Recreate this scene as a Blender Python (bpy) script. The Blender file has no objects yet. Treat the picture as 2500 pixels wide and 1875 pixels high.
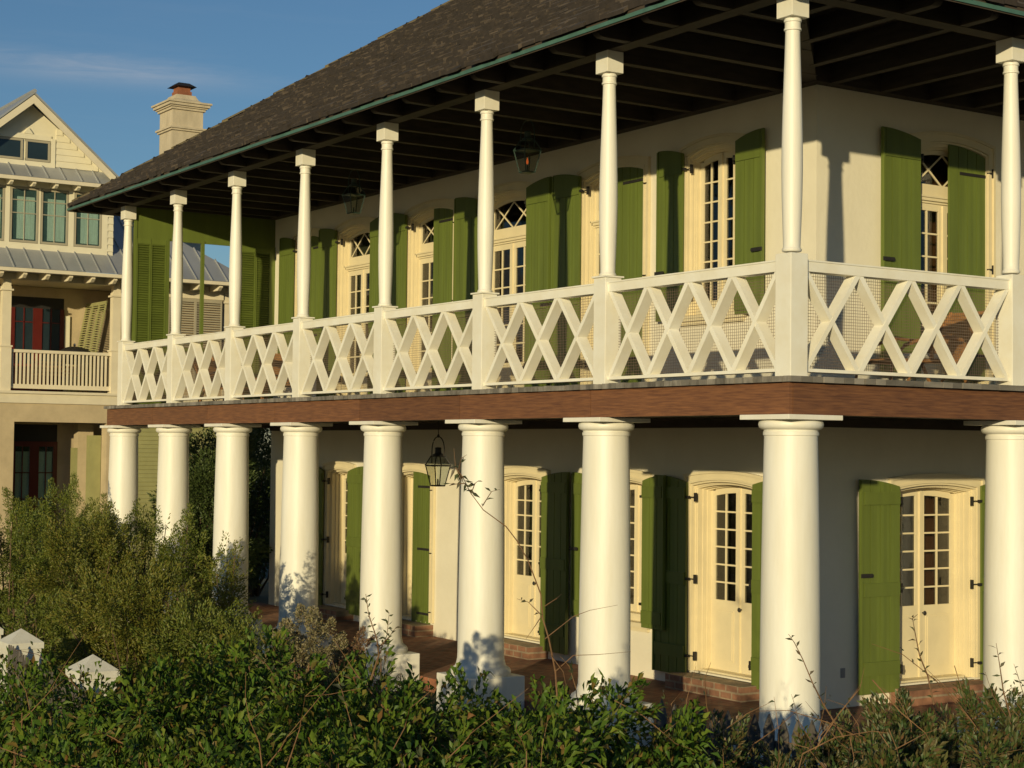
import bpy, bmesh, math, random
import numpy as np
from mathutils import Vector, Matrix
random.seed(7); rng = np.random.default_rng(11)
S = bpy.context.scene; COL = S.collection
# ------------------------------------------------------------------ camera
CAM = np.array([12.407, -11.486, 3.083]); YAW, PITCH, ROLL, FPX = 0.9893, 0.0389, 0.0111, 4086.5
def cam_axes():
    cy, sy = math.cos(YAW), math.sin(YAW); cp, sp = math.cos(PITCH), math.sin(PITCH)
    f = np.array([-sy*cp, cy*cp, sp]); r = np.array([cy, sy, 0]); u = np.cross(r, f)
    cr, sr = math.cos(ROLL), math.sin(ROLL)
    return cr*r+sr*u, -sr*r+cr*u, f
R_, U_, F_ = cam_axes()
cd = bpy.data.cameras.new('camera'); cam = bpy.data.objects.new('camera', cd); COL.objects.link(cam)
cam.matrix_world = Matrix(((R_[0], U_[0], -F_[0], CAM[0]), (R_[1], U_[1], -F_[1], CAM[1]), (R_[2], U_[2], -F_[2], CAM[2]), (0, 0, 0, 1)))
cd.sensor_width = 36; cd.lens = 36*FPX/2500; cd.clip_end = 2000; cd.clip_start = .1
S.camera = cam
def at(px, py, t):                      # a point seen at (px, py) of the photograph, t metres in front of the camera
    return CAM + t*(F_ + R_*(px-1250)/FPX - U_*(py-937.5)/FPX)
# ------------------------------------------------------------------ sky and sun
SUN_EL = math.radians(8.4); SAZ = (.647, -.763)
w = bpy.data.worlds.new('World'); S.world = w; w.use_nodes = True
nt = w.node_tree; nt.nodes.clear()
wo = nt.nodes.new('ShaderNodeOutputWorld'); bg = nt.nodes.new('ShaderNodeBackground'); sk = nt.nodes.new('ShaderNodeTexSky')
sk.sky_type = 'NISHITA'; sk.sun_disc = False; sk.sun_elevation = SUN_EL; sk.sun_rotation = math.atan2(SAZ[0], SAZ[1])
sk.air_density = 1.0; sk.dust_density = .2; sk.ozone_density = 3.6
bg.inputs['Strength'].default_value = .090
tc = nt.nodes.new('ShaderNodeTexCoord'); mp = nt.nodes.new('ShaderNodeMapping'); mp.vector_type = 'POINT'
# a thin cirrus streak along one great circle of the sky, broken up by stretched noise
L = nt.links.new
def node(t, **k):
    n = nt.nodes.new(t)
    for a, b in k.items(): setattr(n, a, b)
    return n
def math_(op, a, b=None, c=None):
    n = node('ShaderNodeMath', operation=op)
    for i, v in enumerate((a, b, c)):
        if v is None: continue
        if isinstance(v, (int, float)): n.inputs[i].default_value = v
        else: L(v, n.inputs[i])
    return n.outputs[0]
def dot_(v): n = node('ShaderNodeVectorMath', operation='DOT_PRODUCT'); L(tc.outputs['Generated'], n.inputs[0]); n.inputs[1].default_value = v; return n.outputs['Value']
CN = (-.2132, .0375, -.9763); CU = (.0, 1.0, .04)
L(tc.outputs['Generated'], mp.inputs['Vector']); mp.inputs['Rotation'].default_value = (0, math.radians(-12.3), 0); mp.inputs['Scale'].default_value = (3, 5, 46)
nz = node('ShaderNodeTexNoise'); nz.inputs['Scale'].default_value = 2.6; nz.inputs['Detail'].default_value = 6; nz.inputs['Roughness'].default_value = .6; nz.inputs['Distortion'].default_value = .5; L(mp.outputs[0], nz.inputs['Vector'])
cv, cu_ = dot_(CN), dot_(CU)
wob = math_('MULTIPLY_ADD', nz.outputs['Fac'], .012, -.006)
g1 = math_('DIVIDE', math_('ADD', cv, wob), math_('MULTIPLY_ADD', cu_, -.020, .0145)); band = math_('EXPONENT', math_('MULTIPLY', math_('MULTIPLY', g1, g1), -1.))
g2 = math_('DIVIDE', math_('SUBTRACT', cu_, .33), .07); leng = math_('EXPONENT', math_('MULTIPLY', math_('MULTIPLY', g2, g2), -1.))
nn_ = math_('MULTIPLY_ADD', nz.outputs['Fac'], 1.8, -.45); nn_.node.use_clamp = True
soft = math_('MULTIPLY', math_('SUBTRACT', nz.outputs['Fac'], .52), .06); soft.node.use_clamp = True
fac = math_('ADD', math_('MULTIPLY', math_('MULTIPLY', band, leng), math_('MULTIPLY', nn_, .42)), soft)
mx = node('ShaderNodeMix'); mx.data_type = 'RGBA'; mx.inputs['B'].default_value = (7.2, 6.6, 6.2, 1)
L(fac, mx.inputs['Factor']); L(sk.outputs[0], mx.inputs['A']); L(mx.outputs['Result'], bg.inputs[0]); L(bg.outputs[0], wo.inputs[0])
ld = bpy.data.lights.new('sun', 'SUN'); ld.energy = 3.8; ld.angle = math.radians(.55); ld.color = (1, .84, .50)
sun = bpy.data.objects.new('sun', ld); COL.objects.link(sun)
ce = math.cos(SUN_EL); sun.rotation_euler = Vector((-SAZ[0]*ce, -SAZ[1]*ce, -math.sin(SUN_EL))).to_track_quat('-Z', 'Y').to_euler()
S.view_settings.view_transform = 'Standard'; S.view_settings.look = 'None'; S.view_settings.gamma = 1; S.view_settings.exposure = 0.0
# ------------------------------------------------------------------ materials
def mat(name, col, rough=.7, var=.12, scale=3., col2=None, bump=0., bscale=40., stretch=None, metallic=0., spec=.5, detail=4, rnd=None):
    m = bpy.data.materials.new(name); m.use_nodes = True; n = m.node_tree.nodes; l = m.node_tree.links.new
    p = n['Principled BSDF']; p.inputs['Roughness'].default_value = rough; p.inputs['Metallic'].default_value = metallic
    p.inputs['Specular IOR Level'].default_value = spec
    t = n.new('ShaderNodeTexCoord'); mp = n.new('ShaderNodeMapping'); l(t.outputs['Object'], mp.inputs[0])
    if stretch: mp.inputs['Scale'].default_value = stretch
    no = n.new('ShaderNodeTexNoise'); no.inputs['Scale'].default_value = scale; no.inputs['Detail'].default_value = detail; no.inputs['Roughness'].default_value = .6
    l(mp.outputs[0], no.inputs['Vector'])
    r = n.new('ShaderNodeValToRGB'); l(no.outputs['Fac'], r.inputs[0])
    c2 = col2 or tuple(c*(1-var*2) for c in col)
    r.color_ramp.elements[0].position = .32; r.color_ramp.elements[1].position = .68
    r.color_ramp.elements[0].color = (*c2, 1); r.color_ramp.elements[1].color = (*col, 1)
    if rnd:
        ge = n.new('ShaderNodeNewGeometry'); mr = n.new('ShaderNodeMapRange'); mr.inputs['To Min'].default_value = rnd[0]; mr.inputs['To Max'].default_value = rnd[1]; l(ge.outputs['Random Per Island'], mr.inputs['Value'])
        vm = n.new('ShaderNodeVectorMath'); vm.operation = 'SCALE'; l(r.outputs[0], vm.inputs[0]); l(mr.outputs[0], vm.inputs['Scale']); l(vm.outputs[0], p.inputs['Base Color'])
    else: l(r.outputs[0], p.inputs['Base Color'])
    if bump:
        b = n.new('ShaderNodeBump'); b.inputs['Strength'].default_value = bump; b.inputs['Distance'].default_value = .01
        nb = n.new('ShaderNodeTexNoise'); nb.inputs['Scale'].default_value = bscale; nb.inputs['Detail'].default_value = 5
        l(mp.outputs[0], nb.inputs['Vector']); l(nb.outputs['Fac'], b.inputs['Height']); l(b.outputs[0], p.inputs['Normal'])
    return m
M = {}
M['stucco'] = mat('stucco', (.81, .755, .61), .9, .05, 1.1, col2=(.74, .685, .54), bump=.35, bscale=14, detail=8)
M['white'] = mat('white_paint', (.83, .81, .73), .46, .03, 1.6, col2=(.755, .72, .61), stretch=(3, 3, .45), bump=.16, bscale=14, detail=8)
M['rail'] = mat('rail_paint', (.86, .84, .745), .5, .07, 4, col2=(.80, .755, .62), bump=.10, bscale=30, detail=8, rnd=(.93, 1.02))
M['cream'] = mat('cream_paint', (.76, .66, .43), .5, .04, 4)
M['green'] = mat('green_paint', (.132, .172, .030), .5, .08, 1.6, bump=.12, bscale=30, stretch=(4, 4, .6), rnd=(.90, 1.08))
M['iron'] = mat('black_iron', (.02, .018, .016), .6, .1, 20)
M['brown'] = mat('brown_fascia', (.225, .098, .040), .6, .3, 2.6, col2=(.105, .043, .022), stretch=(1.3, 1.3, 20), bump=.25, bscale=8, detail=10, rnd=(.78, 1.15))
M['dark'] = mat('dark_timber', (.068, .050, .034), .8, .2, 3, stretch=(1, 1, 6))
M['copper'] = mat('verdigris', (.075, .17, .135), .55, .15, 5)
M['lmetal'] = mat('lantern_metal', (.030, .060, .045), .5, .2, 12)
M['deck'] = mat('grey_deck', (.27, .245, .21), .85, .25, 1.7, stretch=(8, 1, 3), bump=.2, rnd=(.6, 1.25))
M['shake'] = mat('cedar_shake', (.130, .100, .073), .9, .3, 9, col2=(.045, .034, .025), bump=.4, bscale=60, rnd=(.35, 1.2))
M['butt'] = mat('butt_grain_shade', (.042, .032, .025), .95, .2, 9)  # weathered end grain, kept dark to paint the shade gaps between courses
M['lit_cap'] = mat('hip_cap', (.25, .20, .09), .9, .2, 9, col2=(.15, .11, .05))  # yellower than the shakes: sunlit hip edge put into the colour
M['room'] = mat('room_wall', (.22, .18, .13), .9, .1, 2)
M['curtain'] = mat('curtain', (.62, .60, .52), .9, .08, 4, stretch=(9, 9, .5))
M['bcurtain'] = mat('brown_curtain', (.30, .14, .06), .9, .1, 4, stretch=(9, 9, .5))
M['wire'] = mat('wire', (.20, .14, .10), .6, .1, 9)
M['nsid'] = mat('cream_siding', (.80, .74, .55), .6, .04, 3)
M['nst'] = mat('tan_stucco', (.56, .45, .28), .92, .10, 2.2, bump=.2, bscale=20)
M['ntrim'] = mat('cream_trim', (.76, .68, .50), .6, .05, 3)
M['nroof'] = mat('zinc_roof', (.46, .47, .47), .42, .10, .8, metallic=.35)
M['olive'] = mat('olive_paint', (.34, .33, .14), .6, .08, 3)
M['redd'] = mat('red_paint', (.12, .014, .010), .4, .1, 4)
M['nsash'] = mat('taupe_sash', (.40, .36, .26), .6, .05, 4)
M['chim'] = mat('chimney_stucco', (.60, .51, .36), .9, .10, 1.4, col2=(.46, .39, .27), stretch=(3, 3, .8), bump=.2, bscale=20)
M['clay'] = mat('clay_flue', (.36, .13, .06), .8, .2, 5)
M['ground'] = mat('sandy_ground', (.10, .085, .05), 1, .2, .6, col2=(.04, .05, .02), bump=.5, bscale=6)
M['wood'] = mat('teak', (.42, .20, .07), .55, .2, 5, stretch=(2, 2, 8))
M['picket'] = mat('weathered_picket', (.15, .13, .11), .9, .25, 6, stretch=(3, 3, 1), rnd=(.6, 1.2))
M['bark'] = mat('bark', (.16, .10, .06), .9, .2, 12)
M['twig'] = mat('twig', (.22, .12, .055), .8, .2, 14)
M['btwig'] = mat('orange_twig', (.26, .14, .06), .8, .2, 14)
M['grey'] = mat('grey_plate', (.25, .25, .25), .5, .05, 5)
def brick(name, c1, c2, mort, scale, rot=0):
    m = bpy.data.materials.new(name); m.use_nodes = True; n = m.node_tree.nodes; l = m.node_tree.links.new
    p = n['Principled BSDF']; p.inputs['Roughness'].default_value = .85
    t = n.new('ShaderNodeTexCoord'); mp = n.new('ShaderNodeMapping'); l(t.outputs['Object'], mp.inputs[0]); mp.inputs['Rotation'].default_value = rot if rot else (0, 0, 0)
    b = n.new('ShaderNodeTexBrick'); b.inputs['Scale'].default_value = scale; b.inputs['Color1'].default_value = (*c1, 1); b.inputs['Color2'].default_value = (*c2, 1)
    b.inputs['Mortar'].default_value = (*mort, 1); b.inputs['Mortar Size'].default_value = .035; b.inputs['Bias'].default_value = -.1
    b.inputs['Brick Width'].default_value = .6; b.inputs['Row Height'].default_value = .25
    no = n.new('ShaderNodeTexNoise'); no.inputs['Scale'].default_value = 6; l(mp.outputs[0], no.inputs[0]); no.inputs['Detail'].default_value = 5
    mx = n.new('ShaderNodeMix'); mx.data_type = 'RGBA'; mx.blend_type = 'MULTIPLY'; mx.inputs['Factor'].default_value = .8
    r = n.new('ShaderNodeValToRGB'); r.color_ramp.elements[0].color = (.45, .42, .4, 1); r.color_ramp.elements[1].color = (1.25, 1.2, 1.1, 1); r.color_ramp.elements[0].position = .3; r.color_ramp.elements[1].position = .7
    l(no.outputs['Fac'], r.inputs[0]); l(mp.outputs[0], b.inputs['Vector']); l(b.outputs['Color'], mx.inputs['A']); l(r.outputs[0], mx.inputs['B']); l(mx.outputs['Result'], p.inputs['Base Color'])
    bu = n.new('ShaderNodeBump'); bu.inputs['Strength'].default_value = .5; bu.inputs['Distance'].default_value = .01; bu.invert = True; l(b.outputs['Fac'], bu.inputs['Height']); l(bu.outputs[0], p.inputs['Normal'])
    return m
M['brickfloor'] = brick('brick_paving', (.36, .15, .08), (.26, .095, .055), (.28, .19, .12), 2.6)
M['bricka'] = brick('brick_step', (.30, .15, .09), (.24, .13, .085), (.33, .26, .18), 2.6, (math.radians(90), 0, 0))
M['brickb'] = brick('brick_step_side', (.30, .15, .09), (.24, .13, .085), (.33, .26, .18), 2.6, (math.radians(90), 0, math.radians(90)))
def glassm(name, tint, gl=.10):
    m = bpy.data.materials.new(name); m.use_nodes = True; n = m.node_tree.nodes; l = m.node_tree.links.new; n.clear()
    o = n.new('ShaderNodeOutputMaterial'); tr = n.new('ShaderNodeBsdfTransparent'); tr.inputs[0].default_value = (*tint, 1)
    g = n.new('ShaderNodeBsdfGlossy'); g.inputs['Roughness'].default_value = .03; mx = n.new('ShaderNodeMixShader')
    t = n.new('ShaderNodeTexCoord'); no = n.new('ShaderNodeTexNoise'); no.inputs['Scale'].default_value = 2.2; l(t.outputs['Object'], no.inputs[0])
    b = n.new('ShaderNodeBump'); b.inputs['Strength'].default_value = .15; b.inputs['Distance'].default_value = .02; l(no.outputs['Fac'], b.inputs['Height']); l(b.outputs[0], g.inputs['Normal'])
    fr = n.new('ShaderNodeLayerWeight'); pw = n.new('ShaderNodeMath'); pw.operation = 'POWER'; pw.inputs[1].default_value = 4; l(fr.outputs['Facing'], pw.inputs[0]); ad = n.new('ShaderNodeMath'); ad.operation = 'MULTIPLY_ADD'; ad.inputs[1].default_value = .8; ad.inputs[2].default_value = gl; l(pw.outputs[0], ad.inputs[0])
    l(ad.outputs[0], mx.inputs[0]); l(tr.outputs[0], mx.inputs[1]); l(g.outputs[0], mx.inputs[2]); l(mx.outputs[0], o.inputs[0])
    return m
M['glass'] = glassm('window_glass', (.62, .62, .60), .06)
M['lglass'] = glassm('lantern_glass', (.75, .78, .74), .03)
M['nglass'] = glassm('blue_glass', (.86, .93, .92), .14)
def emis(name, c, s):
    m = bpy.data.materials.new(name); m.use_nodes = True; p = m.node_tree.nodes['Principled BSDF']
    p.inputs['Base Color'].default_value = (*c, 1); p.inputs['Emission Color'].default_value = (*c, 1); p.inputs['Emission Strength'].default_value = s; return m
M['darkpane'] = mat('dark_pane', (.02, .035, .045), .12, .1, 2)
M['ncurtain'] = mat('sheer_curtain', (.78, .84, .74), .8, .10, 5, stretch=(7, 7, .4))
M['ppaint'] = mat('pillar_paint', (.72, .70, .62), .7, .05, 3, col2=(.56, .53, .44), bump=.2, bscale=20, detail=8)
M['flame'] = emis('gas_flame', (.9, .16, .03), .55)
def leafm(name, cols, rough=.4, trans=.25, spec=.5):
    m = bpy.data.materials.new(name); m.use_nodes = True; n = m.node_tree.nodes; l = m.node_tree.links.new
    p = n['Principled BSDF']; p.inputs['Roughness'].default_value = rough; p.inputs['Specular IOR Level'].default_value = spec
    g = n.new('ShaderNodeNewGeometry'); r = n.new('ShaderNodeValToRGB'); l(g.outputs['Random Per Island'], r.inputs[0])
    cr = r.color_ramp; cr.elements[0].color = (*cols[0], 1); cr.elements[0].position = 0
    cr.elements[1].color = (*cols[-1], 1); cr.elements[1].position = 1
    for i, c in enumerate(cols[1:-1]): e = cr.elements.new((i+1)/(len(cols)-1)); e.color = (*c, 1)
    l(r.outputs[0], p.inputs['Base Color'])
    t = n.new('ShaderNodeBsdfTranslucent'); l(r.outputs[0], t.inputs[0]); mx = n.new('ShaderNodeMixShader'); mx.inputs[0].default_value = trans
    o = n['Material Output']; l(p.outputs[0], mx.inputs[1]); l(t.outputs[0], mx.inputs[2]); l(mx.outputs[0], o.inputs[0])
    return m
M['lf_hedge'] = leafm('hedge_leaf', [tuple(v*1.45 for v in c) for c in [(.024, .052, .008), (.042, .085, .010), (.062, .115, .014), (.105, .150, .018), (.050, .095, .012), (.034, .075, .010), (.075, .125, .014), (.13, .16, .022), (.055, .10, .012), (.13, .09, .03), (.04, .085, .012), (.09, .135, .018), (.05, .09, .012), (.10, .13, .02), (.15, .075, .025)]], .45, .28, .22)
M['lf_myrtle'] = leafm('myrtle_leaf', [(.065, .100, .012), (.110, .150, .018), (.155, .185, .024), (.195, .195, .030), (.095, .135, .018)], .55, .25)
M['lf_gold'] = leafm('golden_leaf', [(.100, .130, .016), (.160, .175, .022), (.215, .190, .028), (.090, .130, .018), (.24, .195, .035)], .55, .25)
M['lf_tree'] = leafm('tree_leaf', [(.030, .055, .014), (.06, .095, .02), (.09, .12, .03), (.045, .075, .018)], .55, .2)
M['lf_fluff'] = leafm('seed_fluff', [(.30, .25, .14), (.24, .22, .09), (.36, .30, .20), (.16, .15, .05), (.20, .13, .06)], .9, .2)
M['lf_dry'] = leafm('dry_leaf', [(.16, .08, .04), (.24, .13, .06), (.10, .055, .03), (.28, .17, .09), (.14, .12, .05)], .8, .2)
M['lf_dark'] = leafm('twig_leaf', [(.045, .05, .025), (.07, .075, .03), (.06, .08, .025), (.09, .06, .035)], .5, .1)
M['lf_mix'] = leafm('thicket_leaf', [(.03, .07, .016), (.06, .10, .02), (.10, .12, .03), (.14, .10, .04), (.05, .085, .02), (.17, .09, .04)], .5, .2)
# ------------------------------------------------------------------ mesh builder
class MB:
    def __init__(s): s.v = []; s.f = []
    def add(s, vs, fs):
        o = len(s.v); s.v.extend([tuple(map(float, v)) for v in vs]); s.f.extend([tuple(i+o for i in f) for f in fs]); return s
    def box(s, x0, x1, y0, y1, z0, z1, fr=None):
        vs = [(x, y, z) for x in (x0, x1) for y in (y0, y1) for z in (z0, z1)]
        if fr: vs = [fr(*v) for v in vs]
        return s.add(vs, [(0, 1, 3, 2), (4, 6, 7, 5), (0, 4, 5, 1), (2, 3, 7, 6), (0, 2, 6, 4), (1, 5, 7, 3)])
    def prism(s, pts, fn0, fn1):         # pts 2D; fn0/fn1 map a 2D point to 3D on either end
        n = len(pts); vs = [fn0(*p) for p in pts]+[fn1(*p) for p in pts]
        return s.add(vs, [tuple(range(n)), tuple(range(2*n-1, n-1, -1))]+[(i, (i+1) % n, n+(i+1) % n, n+i) for i in range(n)])
    def strip(s, A, B, fr, d0, d1):      # solid between polylines A and B (2D u,z), from depth d0 to d1
        for i in range(len(A)-1):
            q = [A[i], A[i+1], B[i+1], B[i]]
            s.prism(q, lambda u, z: fr(u, d0, z), lambda u, z: fr(u, d1, z))
        return s
    def tube(s, pts, r, n=6):
        pts = [np.array(p, float) for p in pts]; m = len(pts); o = len(s.v)
        rs = r if hasattr(r, '__len__') else [r]*m
        for i, p in enumerate(pts):
            t = pts[min(i+1, m-1)]-pts[max(i-1, 0)]; t /= np.linalg.norm(t)+1e-9
            a = np.cross(t, (0, 0, 1) if abs(t[2]) < .9 else (1, 0, 0)); a /= np.linalg.norm(a); b = np.cross(t, a)
            for k in range(n): s.v.append(tuple(p+rs[i]*(math.cos(k*2*math.pi/n)*a+math.sin(k*2*math.pi/n)*b)))
        for i in range(m-1):
            for k in range(n): s.f.append((o+i*n+k, o+i*n+(k+1) % n, o+(i+1)*n+(k+1) % n, o+(i+1)*n+k))
        s.f.append(tuple(o+k for k in range(n))); s.f.append(tuple(o+(m-1)*n+k for k in range(n-1, -1, -1))); return s
    def lathe(s, prof, c, n=32):         # prof: (r, z)
        o = len(s.v); m = len(prof)
        for r, z in prof:
            for k in range(n): a = 2*math.pi*k/n; s.v.append((c[0]+r*math.cos(a), c[1]+r*math.sin(a), z))
        for i in range(m-1):
            for k in range(n): s.f.append((o+i*n+k, o+i*n+(k+1) % n, o+(i+1)*n+(k+1) % n, o+(i+1)*n+k))
        s.f.append(tuple(o+k for k in range(n-1, -1, -1))); s.f.append(tuple(o+(m-1)*n+k for k in range(n))); return s
    def build(s, name, m, parent=None, smooth=False, bevel=0):
        me = bpy.data.meshes.new(name); me.from_pydata(s.v, [], s.f); me.materials.append(M[m] if isinstance(m, str) else m)
        if smooth:
            me.shade_smooth()
            if hasattr(me, 'set_sharp_from_angle'): me.set_sharp_from_angle(angle=math.radians(38))
        bb_ = bmesh.new(); bb_.from_mesh(me); bmesh.ops.recalc_face_normals(bb_, faces=bb_.faces); bb_.to_mesh(me); bb_.free()
        me.update(); o = bpy.data.objects.new(name, me); COL.objects.link(o)
        if parent:
            o.parent = parent; q = parent; off = Vector((0, 0, 0))
            while q: off += q.location; q = q.parent
            if off.length: me.transform(Matrix.Translation(-off))
        if bevel:
            b = o.modifiers.new('b', 'BEVEL'); b.width = bevel; b.segments = 2; b.limit_method = 'ANGLE'; b.angle_limit = math.radians(40)
        return o
def tag(o, label=None, cat=None, group=None, kind=None):
    if label: o['label'] = label
    if cat: o['category'] = cat
    if group: o['group'] = group
    if kind: o['kind'] = kind
    return o
def thing(name, loc, label, cat, group=None):
    o = bpy.data.objects.new(name, None); COL.objects.link(o); o.location = loc; o.empty_display_size = .3
    return tag(o, label, cat, group)
# ------------------------------------------------------------------ the ground
g = MB(); g.add([(-300, -300, -.3), (300, -300, -.3), (300, 300, -.3), (-300, 300, -.3)], [(0, 1, 2, 3)])
tag(g.build('ground', 'ground'), kind='structure')
# ================================================================== THE GALLERY HOUSE
W, WB, XL, XR, YB = 3.1, 2.905, -18.65, -2.905, 12.0
FA = lambda u, d, z: (u, W-d, z)           # long front: u along x, d outwards
FB = lambda u, d, z: (-WB+d, u, z)         # right-hand front: u along y
FS = lambda u, d, z: (-18.62+d, u, z)      # louvred end screen
house = thing('gallery_house', (0, 0, 0), 'white two-storey stucco house with round columns, green shutters and a shake hip roof', 'house')
COLX = [0, -3.081, -5.724, -8.365, -10.975, -13.552, -16.127, -18.648]; COLY = [3.265, 6.0, 8.7]
ZD = 3.83
# --- openings: (frame, u0, u1, z0, spring, crown, kind)
OA = [  # lower, long front
    ('door', -5.30, -3.96, .12, 2.635, 2.70, 'L'), ('win', -7.41, -6.30, .66, 2.635, 2.69, 'L'), ('door', -10.20, -8.80, .12, 2.635, 2.70, 'L'),
    ('door', -13.50, -12.23, .12, 2.635, 2.70, 'L'), ('door', -16.12, -15.10, .12, 2.635, 2.69, 'L'),
    # upper
    ('win', -5.43, -4.33, 4.92, 7.13, 7.22, 'U'), ('door', -7.87, -6.385, 3.93, 7.12, 7.22, 'U'), ('door', -10.75, -9.30, 3.93, 7.12, 7.22, 'U'),
    ('door', -13.10, -11.585, 3.93, 7.12, 7.22, 'U'), ('door', -15.774, -14.41, 3.93, 7.12, 7.22, 'U'), ('win', -17.58, -16.50, 4.92, 7.13, 7.22, 'U')]
OB = [('door', 4.50, 6.00, .12, 2.635, 2.70, 'L'), ('door', 8.3, 9.7, .12, 2.635, 2.70, 'L'), ('door', 4.853, 6.22, 3.93, 7.12, 7.22, 'U'), ('door', 8.6, 10.0, 3.93, 7.12, 7.22, 'U')]
def arc(u0, u1, zs, zc, n=14, ins=0.):
    u0 += ins; u1 -= ins; zs -= ins; zc -= ins
    h = (u1-u0)/2; c = (u0+u1)/2; r = zc-zs
    R = (h*h+r*r)/(2*r); return [(c+h*(2*i/n-1), zc-R+math.sqrt(max(R*R-(h*(2*i/n-1))**2, 0))) for i in range(n+1)]
def outline(o, ins=0., bot=None):
    z0 = o[3] if bot is None else bot
    a = arc(o[1], o[2], o[4], o[5], ins=ins); return [(a[0][0], z0)]+a+[(a[-1][0], z0)]
wall = MB()
def wall_face(fr, U0, U1, Z0, Z1, ops):
    ops = sorted(ops, key=lambda o: o[1]); cur = U0
    T = -.34
    for o in ops:
        wall.box(cur, o[1], T, 0, Z0, Z1, fr)
        if o[3] > Z0: wall.box(o[1], o[2], T, 0, Z0, o[3], fr)
        a = arc(o[1], o[2], o[4], o[5]); top = [(p[0], Z1) for p in a]; wall.strip(a, top, fr, T, 0)
        cur = o[2]
    wall.box(cur, U1, T, 0, Z0, Z1, fr)
wall_face(FA, XL, XR, -.3, 3.6, [o for o in OA if o[6] == 'L']); wall_face(FA, XL, XR, 3.6, 7.69, [o for o in OA if o[6] == 'U'])
wall_face(FB, W+.34, YB, -.3, 3.6, [o for o in OB if o[6] == 'L']); wall_face(FB, W+.34, YB, 3.6, 7.69, [o for o in OB if o[6] == 'U'])
wall.box(XL, XL+.3, W+.34, YB, -.3, 7.69); wall.box(XL+.3, XR-.34, YB-.3, YB, -.3, 7.69)
wall.build('wall', 'stucco', house)
rm = MB(); rm.box(XL+.3, XR-.34, W+.34, YB-.3, 3.45, 3.85); rm.box(XL+.3, XR-.34, W+.34, YB-.3, -.2, .06); rm.box(XL+.3, XR-.34, W+.34, YB-.3, 7.6, 7.68)
rm.box(XL+.3, XR-.4, W+3.8, W+3.9, .06, 7.6); rm.box(XR-4.2, XR-4.1, W+3.9, YB-.3, .06, 7.6)
rm.build('interior', 'room', house)
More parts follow.
